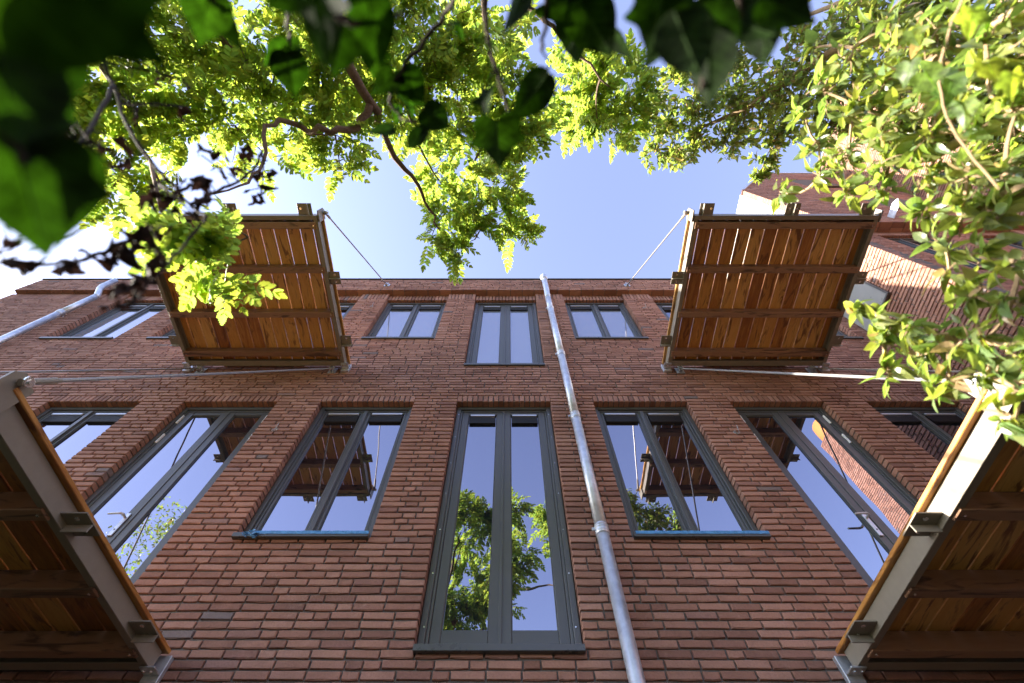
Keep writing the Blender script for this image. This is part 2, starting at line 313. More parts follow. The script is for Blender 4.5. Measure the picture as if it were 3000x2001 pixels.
SUNNY_IVY=[(0.596,-0.036,0.739,0.051,60,0),(0.591,-0.047,0.78,0.045,100,1),(0.614,-0.021,0.724,0.045,110,0),(0.634,0.004,0.707,0.047,80,1),(0.627,-0.004,0.753,0.045,120,0),(0.575,-0.095,0.686,0.047,120,2),(0.596,-0.094,0.798,0.035,60,0),(0.593,-0.039,0.649,0.046,100,2),(0.589,-0.025,0.613,0.04,80,2)]
DEAD_LEAVES=[(-0.416,0.022,0.459,0.035,70,3),(-0.433,0.015,0.498,0.03,150,1),(-0.414,0.037,0.46,0.038,60,2),(-0.404,0.044,0.468,0.043,100,3),(-0.421,0.034,0.507,0.032,30,1),(-0.459,0.04,0.592,0.045,90,2),(-0.445,0.061,0.537,0.034,160,1),(-0.424,0.094,0.612,0.057,70,3),(-0.423,0.091,0.649,0.056,120,1),(-0.434,0.105,0.602,0.053,30,2),(-0.434,0.12,0.637,0.056,170,3),(-0.431,0.116,0.664,0.044,80,1),(-0.454,0.088,0.628,0.04,100,2),(-0.434,0.103,0.565,0.041,20,3),(-0.4,0.112,0.361,0.042,185,3),(-0.365,0.085,0.331,0.027,200,3),(-0.416,0.134,0.411,0.045,165,3),(-0.411,0.134,0.444,0.051,180,3),(-0.374,0.113,0.455,0.058,175,3),(-0.388,0.122,0.507,0.042,10,2),(-0.393,0.139,0.459,0.06,5,3),(-0.355,0.148,0.394,0.056,140,0),(-0.361,0.153,0.427,0.057,120,2),(-0.366,0.144,0.453,0.049,100,1),(-0.361,0.16,0.383,0.028,150,3),(-0.436,0.106,0.838,0.048,95,2),(-0.432,0.129,0.836,0.045,80,3),(-0.45,0.144,0.824,0.042,100,1),(-0.421,0.107,0.845,0.036,60,3),(-0.449,0.073,0.834,0.047,180,3),(-0.458,0.067,0.772,0.054,25,3),(-0.458,0.087,0.77,0.049,200,3),(-0.528,-0.035,0.849,0.039,80,3),(-0.613,-0.042,0.912,0.036,60,1),(-0.484,0.005,0.759,0.046,110,2),(-0.561,0.005,0.767,0.036,90,1),(-0.417,0.086,0.556,0.044,60,0),(-0.333,0.069,0.366,0.016,90,2),(-0.466,0.093,0.823,0.035,150,3),(-0.408,0.025,0.449,0.025,17.981811481550793,3),(-0.424,0.013,0.482,0.029,152.44071233571768,2),(-0.408,0.04,0.451,0.023,111.29707577136725,2),(-0.405,0.04,0.474,0.03,127.82736506544616,2),(-0.417,0.04,0.511,0.027,-8.665179091105863,3),(-0.478,0.061,0.601,0.043,130.85552153013265,0),(-0.447,0.057,0.554,0.033,161.0046850399302,3),(-0.422,0.096,0.598,0.042,41.15861756735353,0),(-0.417,0.097,0.653,0.056,137.75976998022801,2),(-0.441,0.12,0.618,0.032,46.20229270994513,3),(-0.432,0.128,0.627,0.049,177.02347803000706,2),(-0.436,0.12,0.675,0.029,93.85184901544366,1),(-0.433,0.101,0.614,0.027,82.85008582230677,0),(-0.432,0.094,0.593,0.038,-37.817496964803105,2),(-0.409,0.117,0.367,0.036,229.34078421042304,0),(-0.358,0.086,0.322,0.02,185.79615616691976,1),(-0.408,0.132,0.402,0.025,199.0494809785626,2),(-0.399,0.133,0.441,0.038,229.98357672207072,0),(-0.377,0.115,0.461,0.037,132.95686418400777,0),(-0.384,0.115,0.489,0.028,50.18205391994856,2),(-0.391,0.131,0.462,0.06,-25.976540053950984,3),(-0.361,0.149,0.395,0.042,131.34043171797435,1),(-0.357,0.151,0.419,0.037,84.96785918383205,1),(-0.378,0.15,0.46,0.035,77.74200460196514,0),(-0.36,0.163,0.39,0.027,184.90292672874256,0),(-0.45,0.108,0.854,0.031,142.97142262232805,1),(-0.445,0.145,0.836,0.041,117.77914054988845,1),(-0.469,0.131,0.844,0.029,154.75348695789913,0),(-0.407,0.098,0.833,0.029,47.375973968776805,1),(-0.456,0.065,0.855,0.044,202.54232850836794,3),(-0.462,0.058,0.752,0.051,-34.60723679256864,1),(-0.448,0.092,0.795,0.03,233.95636771418268,1),(-0.549,-0.041,0.847,0.025,59.67717392900214,3),(-0.61,-0.05,0.929,0.021,13.54997678592612,2),(-0.494,0.001,0.769,0.033,112.75835505578132,0),(-0.58,0.014,0.785,0.022,84.45237402423444,1),(-0.414,0.079,0.558,0.029,115.95343297725137,0),(-0.325,0.076,0.367,0.015,149.95027312691798,3),(-0.463,0.08,0.851,0.021,113.50232062065923,2)]
IVY_STEMS=[[(-0.046,-0.118,0.484),(-0.058,-0.102,0.588),(-0.096,-0.068,0.609),(-0.134,-0.028,0.605),(-0.14,0.0,0.624),(-0.112,0.018,0.61)],[(-0.024,-0.135,0.584),(-0.025,-0.099,0.571),(-0.024,-0.074,0.575),(-0.014,-0.038,0.549),(-0.0,0.006,0.53)],[(0.034,-0.112,0.486),(0.033,-0.085,0.492),(0.03,-0.048,0.497)],[(0.162,-0.1,0.408),(0.163,-0.056,0.394),(0.146,-0.034,0.371),(0.131,-0.013,0.357)],[(-0.178,-0.111,0.454),(-0.2,-0.088,0.505),(-0.224,-0.059,0.553)],[(-0.154,-0.055,0.189),(-0.166,-0.027,0.185),(-0.189,-0.002,0.193),(-0.191,0.019,0.19)],[(-0.115,-0.099,0.37),(-0.112,-0.059,0.358),(-0.105,-0.053,0.382),(-0.082,-0.066,0.427)],[(0.085,-0.127,0.476),(0.07,-0.089,0.487),(0.061,-0.07,0.491)],[(0.209,-0.108,0.441),(0.193,-0.063,0.413),(0.181,-0.05,0.409)],[(-0.222,-0.107,0.435),(-0.232,-0.076,0.437),(-0.24,-0.065,0.456)]]
DEAD_STEMS=[[(-0.701,-0.251,0.941),(-0.602,-0.076,0.795),(-0.574,-0.031,0.756),(-0.478,0.043,0.64),(-0.423,0.113,0.621),(-0.39,0.125,0.592),(-0.389,0.146,0.538),(-0.371,0.151,0.473),(-0.352,0.163,0.39)],[(-0.423,0.113,0.621),(-0.441,0.111,0.718),(-0.443,0.095,0.835),(-0.433,0.064,0.866),(-0.436,0.128,0.834)],[(-0.371,0.151,0.473),(-0.37,0.114,0.459),(-0.405,0.128,0.423),(-0.4,0.112,0.361),(-0.383,0.093,0.308)],[(-0.574,-0.031,0.756),(-0.453,0.026,0.533),(-0.412,0.028,0.463)]]
# ------------------------------------------------------------------ ground
gb = MB(); gb.add([(-900,-900,-1.5),(900,-900,-1.5),(900,900,-1.5),(-900,900,-1.5)], [(0,1,2,3)])
tag(gb.build('ground', plain('soil_ground', (.035,.036,.024), .95, var=.3, scale=3, bmp=.6, spec=.1)), kind='structure')

# ------------------------------------------------------------------ brickwork
CR = 0.06; Z0 = 1.478          # course height; a bed joint lies at Z0 + n*CR
JT = 0.0106
def course_line(n): return Z0 + n*CR
def brick_local(L, H, dep, rg, ch=.0045):
    """u 0..L, v outwards, w 0..H; hand-moulded: uneven edges and corners"""
    j = lambda a: rg.uniform(-a, a)
    vs = []
    for v, ins in ((-dep, 0), (-ch*1.3, 0), (0, ch)):
        k = .0006 if v == -dep else .0023
        for (u, w) in ((ins, ins), (L/2, ins), (L-ins, ins), (L-ins, H-ins), (L/2, H-ins), (ins, H-ins)):
            vs.append([u+j(k), v+(j(.0014) if v == 0 else 0), w+j(k)])
    bow = j(.0032)                     # mid points sag a little, like pressed clay
    for r in (1, 2):
        vs[r*6+1][2] += bow; vs[r*6+4][2] += bow*.6
    fs = []
    for r in (0, 1):
        for i in range(6):
            i2 = (i+1) % 6
            fs.append((r*6+i, (r+1)*6+i, (r+1)*6+i2, r*6+i2))
    fs += [(12,17,16,13), (13,16,15,14)]
    return vs, fs
def lay(a, b, parity, rg, S=.204, H=.098):
    out = []; u = a
    L = b-a
    if L < .27: return [(a, b)] if (L < .21 or parity) else [(a, a+L*.5-JT/2), (a+L*.5+JT/2, b)]
    first = (S, .151, H, .18)[parity % 4] if L > 1.2 else (S if parity % 2 == 0 else .151)
    out.append((u, u+first)); u += first+JT
    while True:
        rem = b-u
        if rem <= .245: out.append((u, b)); break
        nxt = S if rg.random() < .77 else H
        if rem < S+JT+.085: nxt = H
        out.append((u, u+nxt)); u += nxt+JT
    return out
class Face:
    """a wall face: origin O, unit u along the wall, n outwards"""
    def __init__(s, O, u, n): s.O = Vector(O); s.u = Vector(u); s.n = Vector(n)
    def P(s, u, v, w): return s.O + s.u*u + s.n*v + Vector((0,0,w))
def brick_run(face, u0, u1, zlo, zhi, holes, rg, dep=.10, out=None, vjit=.0016):
    """running courses between zlo and zhi (both on the course grid) around the holes (u0,u1,z0,z1)"""
    n0 = round((zlo-Z0)/CR); n1 = round((zhi-Z0)/CR)
    for n in range(n0, n1):
        z = course_line(n)
        segs = [(u0, u1)]
        for h in holes:
            if h[2] < z+CR*.6 and h[3] > z+CR*.4:
                ns = []
                for a, b in segs:
                    if h[0] >= b or h[1] <= a: ns.append((a, b)); continue
                    if h[0] > a+.03: ns.append((a, h[0]))
                    if h[1] < b-.03: ns.append((h[1], b))
                segs = ns
        for a, b in segs:
            par = n % 2 if (b-a) < 1.2 else rg.randrange(4)
            for (p, q) in lay(a, b, par, rg):
                out.append((face, p, q, z+.007+rg.uniform(-.001,.001), CR-.0135, dep, rg.uniform(-vjit, vjit)))
def soldiers(face, u0, u1, z, h, w, rg, out, dep=.10, v=0.0):
    k = max(1, round((u1-u0)/w)); s = (u1-u0)/k
    for i in range(k):
        out.append((face, u0+i*s+.005, u0+(i+1)*s-.005, z+.004, h-.008, dep, v+rg.uniform(-.0012,.0012)))
def brick_world(b, rg):
    face, p, q, z, H, dep, v = b
    vs, fs = brick_local(q-p, H, dep, rg)
    return [tuple(face.P(p+x, v+y, z+w)) for x, y, w in vs], fs
def merge_bricks(lst, name, parent, rg):
    mb = MB()
    for b in lst: mb.add(*brick_world(b, rg))
    o = mb.build(name, M['brick'], parent); o['kind'] = 'stuff'; return o
def mortar_cells(mb, face, u0, u1, z0, z1, holes, v0, v1, g=.007):
    us = sorted({u0, u1} | {h[i]+(-g if i == 0 else g) for h in holes for i in (0,1) if u0 < h[i] < u1})
    for a, b in zip(us[:-1], us[1:]):
        m = (a+b)/2
        zs = [z0]
        for h in sorted(holes, key=lambda h: h[2]):
            if h[0]-g < m < h[1]+g: zs += [h[2]-g, h[3]+g]
        zs.append(z1)
        for i in range(0, len(zs), 2):
            c, d = max(z0, zs[i]), min(z1, zs[i+1])
            if d - c > .001:
                pts = [face.P(u, v, w) for w in (c, d) for v in (v0, v1) for u in (a, b)]
                mb.add([tuple(p) for p in pts], [(0,2,3,1),(4,5,7,6),(0,1,5,4),(2,6,7,3),(0,4,6,2),(1,3,7,5)])

def ring(mb, x0, x1, z0, z1, w, y0, y1, wb=None, wt=None, b=.003):
    wb = w if wb is None else wb; wt = w if wt is None else wt
    mb.box(x0, x0+w, y0, y1, z0, z1, b); mb.box(x1-w, x1, y0, y1, z0, z1, b)
    mb.box(x0+w, x1-w, y0+.0015, y1, z0, z0+wb, b); mb.box(x0+w, x1-w, y0+.0015, y1, z1-wt, z1, b)
def make_window(parent, cx, z0, z1, kind, yf=3.075, hw=.54, vents=True, handle=False, hinges=False, film=None, pane=None):
    """kind: 'window' or 'door'.  frame mesh > sashes, panes, vents, sill ..."""
    x0, x1 = cx-hw+.006, cx+hw-.006
    f = MB()
    zb = z0+.012
    ring(f, x0, x1, zb, z1-.004, .045, yf, yf+.09)
    ring(f, x0+.045, x1-.045, zb+.02, z1-.049, .022, yf+.018, yf+.09)
    if kind == 'window':
        f.box(cx-.022, cx+.022, yf+.002, yf+.09, zb+.02, z1-.071, .004)
        f.box(cx-.0308, cx+.0308, yf+.018, yf+.088, zb+.02, z1-.0712, .003)
    w = f.build('glazed_door' if kind == 'door' else 'window', M['frame'], parent)
    inx0, inx1 = x0+.069, x1-.069; inz0, inz1 = zb+.046, z1-.073
    sl_ = MB(); sl_.box(x0+.001, x1-.001, yf-.115, yf+.02, z0-.033, z0+.010, .003); sl_.build('sill', M['sill'], w)
    sw, bot, top = (.073, .115, .058) if kind == 'door' else (.026, .032, .030)
    gap = .006 if kind == 'door' else .031
    for sgn in (-1, 1):
        a, b = (inx0, cx-gap) if sgn < 0 else (cx+gap, inx1)
        s = MB(); ring(s, a, b, inz0, inz1, sw, yf+.024, yf+.08, bot, top, .004)
        gx0, gx1, gz0, gz1 = a+sw, b-sw, inz0+bot, inz1-top
        ring(s, gx0, gx1, gz0, gz1, .006, yf+.034, yf+.08, b=.002)
        sash = s.build('sash', M['frame'], w)
        p = MB(); yy = yf+.046
        p.add([(gx0,yy,gz0),(gx1,yy,gz0),(gx1,yy,gz1),(gx0,yy,gz1)], [(0,1,2,3)])
        p.box(gx0, gx1, yy+.004, yy+.02, gz0, gz1)
        p.build('pane', M[pane or 'glass'], w)
        if vents:
            v = MB(); c0, c1 = gx0+.011, gx1-.011; zt = gz1-.034
            ys = [yf+.014, yf+.045]
            for q in range(6): v.box(c0, c1, yf+.016+q*.0008, yf+.045, zt-.118+q*.0197, zt-.118+q*.0197+.0135, .002)
            v.box(c0+.004, c1-.004, yf+.026, yf+.0452, zt-.117, zt-.002)
            vo = v.build('ventilator', M['vent'], w)
            t = MB(); t.box(c0+.008, c1-.008, yf+.010, yf+.044, zt+.002, zt+.030, .002); t.build('ventilator_strip', M['vent_strip'], w)
    if kind == 'door':
        e = MB(); e.box(cx-.012, cx+.012, yf+.016, yf+.026, inz0+.004, inz1-.004, .003); e.build('meeting_strip', M['frame'], w)
        bo = MB()
        for sgn in (-1, 1):
            for q in range(7):
                zz = inz0+.12+q*(inz1-inz0-.2)/6
                bo.tube([(cx+sgn*(hw-.034), yf+.003, zz), (cx+sgn*(hw-.034), yf-.003, zz)], .005, 8)
        bo.build('screw_heads', M['bolt_or_sky_hole'], w)
    if handle:
        hx = cx-.05*handle; hz = z0+1.05
        h = MB(); h.box(hx-.018, hx+.018, yf+.010, yf+.022, hz-.13, hz+.10, .006)
        h.tube([(hx, yf+.012, hz+.05), (hx, yf-.035, hz+.05), (hx-.02*handle, yf-.045, hz+.05), (hx-.12*handle, yf-.043, hz+.045)], [.010,.010,.010,.008], 8)
        h.build('handle', M['vent_strip'], w)
        k = MB(); k.tube([(hx, yf+.0105, hz-.07), (hx, yf+.007, hz-.07)], .006, 8); k.build('keyhole', M['vent'], w)
    if hinges:
        for sgn in (-1, 1):
            for zz in (z0+.30, z1-.55, z1-.22):
                h = MB(); h.box(cx+sgn*(hw-.066)-.008, cx+sgn*(hw-.066)+.008, yf+.006, yf+.03, zz-.07, zz+.07, .003)
                h.build('hinge_cover', M['hinge'], w)
    if film:
        fm = MB(); rg = random.Random(film); N = 40; L = (2*hw-.03); a = cx-hw+.02+(.15 if film == 7 else 0.0); L -= (.15 if film == 7 else 0)
        rows = []
        prof = [(-.03, .0125), (-.117, .0135), (-.119, .004), (-.1185, -.012)]
        for i in range(N+1):
            row = []
            for r, (dy, dz) in enumerate(prof):
                row.append((a+L*i/N+rg.uniform(-.004,.004), yf+dy-abs(rg.gauss(0,.001)), z0+dz+rg.gauss(0,.0009)+(.004 if r < 2 else 0)))
            rows.append(row)
        vs = [p for r in rows for p in r]; m_ = len(prof)
        fs = [(i*m_+r, (i+1)*m_+r, (i+1)*m_+r+1, i*m_+r+1) for i in range(N) for r in range(m_-1)]
        fm.add(vs, fs)
        if film == 7:               # the bunched end
            for q in range(26):
                c = Vector((a-.02+rg.uniform(-.05,.06), yf-.118-rg.uniform(0,.02), z0-.012+rg.uniform(-.028,.014)))
                tri = [tuple(c+Vector((rg.uniform(-.03,.03), rg.uniform(-.010,.010), rg.uniform(-.016,.016)))) for _ in range(4)]
                fm.add(tri, [(0,1,2),(0,2,3)])
        fm.build('protective_film', M['film'], w)
    return w

# ---- the facade
rgB = random.Random(5)
FX0, FX1 = -9.05, 5.46
main = thing('brick_building', 'long red brick facade with two rows of paired dark framed windows facing the viewer', 'building')
face = Face((0, 3.0, 0), (1,0,0), (0,-1,0))
PX = 1.572; CX0 = -.06
LOW_T, UP_T = course_line(48), 7.585
openings = []
for k in range(-4, 4):
    c = CX0+PX*k; door = k in (-2, 0, 2)
    if k >= -3 or True:
        openings.append((k, 0, c, course_line(3 if door else 17), LOW_T, door))
    openings.append((k, 1, c, course_line(62 if door else 75), UP_T, door))
holes = [(c-.54, c+.54, z0, z1) for _, _, c, z0, z1, _ in openings]
fb = []
ZTOP_SOLD = 7.785
zgrid_top = course_line(102)       # 7.598, pier courses stop under the soldier row
hb = []
for h in holes:
    if h[3] == UP_T: hb.append((h[0], h[1], h[2], 7.80))
    else: hb.append((h[0], h[1], h[2], h[3]+.119))
brick_run(face, FX0, FX1, course_line(-50), course_line(101)+.0001, hb, rgB, out=fb)
for h in holes:
    if h[3] != UP_T: soldiers(face, h[0], h[1], h[3], .12, .0605, rgB, fb)
    else: soldiers(Face((0,3.04,0),(1,0,0),(0,-1,0)), h[0]-.0, h[1]+.0, UP_T, ZTOP_SOLD-UP_T, .0605, rgB, fb)
# soldier row on the piers
edges = sorted([(h[0], h[1]) for h in holes if h[3] == UP_T])
us = [FX0] + [e for p in edges for e in p] + [FX1]
for a, b in zip(us[0::2], us[1::2]): soldiers(face, a, b, course_line(101), ZTOP_SOLD-course_line(101), .0605, rgB, fb)
# projecting parapet: soffit course, then running bond
pface = Face((0, 2.92, 0), (1,0,0), (0,-1,0))
PAR0, PART = 7.785, 8.355
u = -8.98
while u < FX1-.05:
    L = min(.204, FX1-u); fb.append((pface, u, u+L, PAR0+.001, .05, .20, rgB.uniform(-.001,.001))); u += L+JT
zz = PAR0+.0615
pk = 0
while zz < PART-.03:
    for p, q in lay(-8.98, FX1, rgB.randrange(4), rgB): fb.append((pface, p, q, zz, .0495, .10, rgB.uniform(-.0016,.0016)))
    zz += CR
# choose the 300 bricks that show largest
CT, ST = math.cos(math.radians(PITCH)), math.sin(math.radians(PITCH))
def pix(p):
    zc = p[1]*CT+p[2]*ST; up = -p[1]*ST+p[2]*CT
    if zc < .05: return None
    return 1491+1333*p[0]/zc, 1000.5-1333*up/zc, zc
def vis_size(b):
    f, p, q, z, H, dep, v = b
    c = f.P((p+q)/2, 0, z+H/2); s = pix(c)
    if s is None or not (0 < s[0] < 3000 and 0 < s[1] < 2000): return 0
    if abs(c.x+.03) > 1.95 and c.z < 2.6 + (abs(c.x)-1.95)*1.6: return 0
    a = pix(f.P(p,0,z)); d = pix(f.P(q,0,z+H))
    return abs(a[0]-d[0])*abs(a[1]-d[1])
order = sorted(range(len(fb)), key=lambda i: -vis_size(fb[i]))
chosen = order[:300]; cs = set(chosen)
cache = {}
for i in chosen:
    f, p, q, z, H, dep, v = fb[i]
    key = (round(q-p, 2), rgB.randrange(3))
    if key not in cache:
        vs, fs = brick_local(q-p, H, dep, rgB)
        mb = MB(); mb.add([(x, -y, w) for x, y, w in vs], fs); cache[key] = (mb.mesh('brick', M['brick']), q-p)
    me, L0 = cache[key]
    o = link('brick', me, main, (p, f.O.y-v, z)); o.scale = ((q-p)/L0, 1, 1)
    o.rotation_euler = (rgB.gauss(0, .004), rgB.gauss(0, .0035), rgB.gauss(0, .003))
merge_bricks([fb[i] for i in range(len(fb)) if i not in cs], 'brickwork', main, rgB)
mm = MB()
mortar_cells(mm, face, FX0+.006, FX1-.006, -1.6, 7.79, [(h[0], h[1], h[2]-.03, h[3] if h[3] != UP_T else 7.79) for h in holes], -.22, -.0155)
mm.box(FX0+.01, FX1-.01, 3.226, 3.30, -1.55, 7.78)
mm.box(-8.974, FX1-.004, 2.934, 3.30, PAR0+.008, PART-.006)
mm.build('mortar', M['mortar'], main)
cp = MB(); cp.box(-9.0, FX1+.0, 2.905, 3.36, PART+.002, PART+.022, .004); cp.build('coping', M['frame'], main)
rf = MB(); rf.box(FX0+.02, FX1, 3.302, 12.0, 7.9, 8.1); rf.box(FX0+.02, FX0+.32, 3.302, 12.0, -1.5, 7.898); rf.build('roof', M['panel'], main)
for k, row, c, z0, z1, door in openings:
    if row == 0:
        make_window(main, c, z0, z1, 'door' if door else 'window', vents=(k not in (-2, 2)), handle=(1 if k in (-2, 2) else 0),
                    hinges=(k in (-2, 2)), film={-1: 7, 1: 9}.get(k))
    else:
        make_window(main, c, z0, z1, 'door' if door else 'window', yf=3.09, hinges=(k in (-2, 2)), pane='curtained' if k in (-4,-1,0,1) else None)
def wire_loop(x, z, seed):
    rg = random.Random(seed); t = MB()
    for q in range(2):
        pts = [(x, 3.0, z)]
        for i in range(9):
            a = i*.8+q
            pts.append((x+.022*math.cos(a)+q*.012, 2.985-.004*i-.008*q, z-.01-.006*i+.022*math.sin(a)))
        pts.append((x+.03, 2.93, z+.02+.02*q))
        t.tube(pts, .0028, 5)
    return t
for (x, z) in ((-2.44, 3.83), (2.34, 3.79), (-2.33, 7.16), (2.27, 7.1)):
    wire_loop(x, z, int(x*10)).build('cable_end', M['rod'], main)

# ---- the wing on the right
rgW = random.Random(8)
wing = thing('brick_wing', 'taller red brick wing at the right edge, sunlit on its side behind the leafy shrub', 'building')
WX, WY, WPY, W2X, WTOP = 5.46, 1.836, 1.70, 9.04, 14.2
wb = []
side = Face((WX, 3.0, 0), (0,-1,0), (-1,0,0))
brick_run(side, 0.004, 3.0-WY, course_line(-50), course_line(101)+.0001, [], rgW, out=wb)
soldiers(side, 0.1, 3.0-WY, course_line(101), 7.785-course_line(101), .0605, rgW, wb)
front = Face((0, WY, 0), (1,0,0), (0,-1,0))
wh = [(6.02, 7.02, course_line(70), UP_T)]
wh += [(7.55, 8.55, course_line(70), UP_T)]
brick_run(front, WX, W2X, course_line(-50), course_line(101)+.0001, [(h[0],h[1],h[2],7.8) for h in wh], rgW, out=wb)
for h in wh: soldiers(Face((0,WY+.04,0),(1,0,0),(0,-1,0)), h[0], h[1], UP_T, .2, .0605, rgW, wb)
for a, b in ((WX, 6.02), (7.02, 7.55), (8.55, W2X)): soldiers(front, a, b, course_line(101), 7.785-course_line(101), .0605, rgW, wb)
up = Face((0, WPY, 0), (1,0,0), (0,-1,0))
u = WX-.02
while u < W2X-.05:
    L = min(.204, W2X-u); wb.append((up, u, u+L, PAR0, .05, .10, 0)); wb.append((Face((0,WPY+.106,0),(1,0,0),(0,-1,0)), u-.0, u+L, PAR0+.0015, .05, .10, 0)); u += L+JT
uh = [(7.45, 8.35, course_line(168), course_line(192)), (7.45, 8.35, course_line(124), course_line(144))]
zz = PAR0+.0615; n = 0
def gable_x(z): return WX+.03 if z < 11.1 else WX+.03+(z-11.1)*.62
while zz < WTOP:
    a = gable_x(zz)
    segs = [(a, W2X)]
    for h in uh:
        if h[2] < zz+.03 < h[3]: segs = [(a, h[0]), (h[1], W2X)]
    for s0, s1 in segs:
        if s1-s0 > .1:
            for p, q in lay(s0, s1, rgW.randrange(4), rgW): wb.append((up, p, q, zz, .0495, .10, rgW.uniform(-.0016,.0016)))
    zz += CR
side2 = Face((W2X, WPY, 0), (0,-1,0), (-1,0,0))
brick_run(side2, .004, 1.95, course_line(-50), course_line(210), [], rgW, out=wb)
merge_bricks(wb, 'brickwork', wing, rgW)
mw = MB()
mortar_cells(mw, side, 0, 3.0-WY, -1.6, 7.79, [], -.2, -.0155)
mortar_cells(mw, front, WX+.1, W2X, -1.6, 7.79, [(h[0],h[1],h[2]-.03,7.79) for h in wh], -.25, -.0155)
mw.box(WX+.2, W2X+.2, WY+.26, 6.0, -1.55, 7.7)
vs = []
for y in (WPY+.0085, 6.0):
    for (x, z) in ((WX+.04, PAR0+.008), (W2X-.0, PAR0+.008), (W2X-.0, WTOP), (gable_x(WTOP)+.01, WTOP), (WX+.04, 11.09)): vs.append((x, y, z))
mw.add(vs, [(0,1,2,3,4), (9,8,7,6,5), (0,5,6,1), (1,6,7,2), (2,7,8,3), (3,8,9,4), (4,9,5,0)])
mortar_cells(mw, side2, -.6, 1.94, -1.6, 14.07, [], -6.0, -.0155)
mw.build('mortar', M['mortar'], wing)
wp = MB(); wp.box(WX+.004, WX+.034, WPY+.105, 6.0, PAR0+.07, 11.15, .004); wp.build('white_side_wall', M['white'], wing)
wc = MB(); d_ = Vector((.62,0,1)).normalized()
wc.add([(WX-.01,WPY-.03,11.1),(WX-.01,6,11.1),(gable_x(WTOP)-.04,6,WTOP+.02),(gable_x(WTOP)-.04,WPY-.03,WTOP+.02),(WX+.05,WPY-.03,11.1),(WX+.05,6,11.1),(gable_x(WTOP)+.03,6,WTOP+.0),(gable_x(WTOP)+.03,WPY-.03,WTOP)],
       [(0,1,2,3),(7,6,5,4),(0,3,7,4),(1,5,6,2),(0,4,5,1),(3,2,6,7)])
wc.box(gable_x(WTOP)-.04, W2X-.02, WPY-.03, 6.0, WTOP+.022, WTOP+.06, .005)
wc.box(W2X-.03, W2X+6, -.28, 1.66, 14.09, 14.13, .005)
wc.build('roof_edge', M['zinc'], wing)
for h in wh: make_window(wing, (h[0]+h[1])/2, h[2], h[3], 'window', yf=WY+.09, hw=.5, vents=False)
for h in uh:
    make_window(wing, (h[0]+h[1])/2, h[2], h[3], 'window', yf=WPY+.06, hw=.45, vents=False)
pn = MB(); pn.box(WX-.045, WX-.012, 2.36, 2.99, 6.13, 6.78, .004); pn.build('cladding_panel', M['panel'], wing)
pf = MB(); pf.box(WX-.055, WX-.011, 2.33, 2.355, 6.10, 6.81, .003); pf.box(WX-.055, WX-.011, 2.357, 2.99, 6.095, 6.127, .003); pf.build('panel_frame', M['frame'], wing)
for xx in (6.72, 8.69):
    a = MB()
    a.add([(xx, WPY, 8.05), (xx, WPY-.24, 8.05), (xx, WPY-.33, 8.13), (xx, WPY-.24, 8.21), (xx, WPY, 8.21),
           (xx+.012, WPY, 8.05), (xx+.012, WPY-.24, 8.05), (xx+.012, WPY-.33, 8.13), (xx+.012, WPY-.24, 8.21), (xx+.012, WPY, 8.21)],
          [(0,1,2,3,4),(9,8,7,6,5),(0,5,6,1),(1,6,7,2),(2,7,8,3),(3,8,9,4)])
    a.build('anchor_plate', M['zinc'], wing)
rl = MB()
for y in (2.2, 2.6, 3.0, 3.4, 3.8, 4.2): rl.box(WX-.28, WX-.26, y, y+.02, 8.05, 9.25)
rl.box(WX-.285, WX-.255, 2.18, 4.3, 9.252, 9.28); rl.box(WX-.282, WX-.258, 2.18, 4.3, 8.65, 8.67)
rl.build('roof_railing', M['frame'], wing)

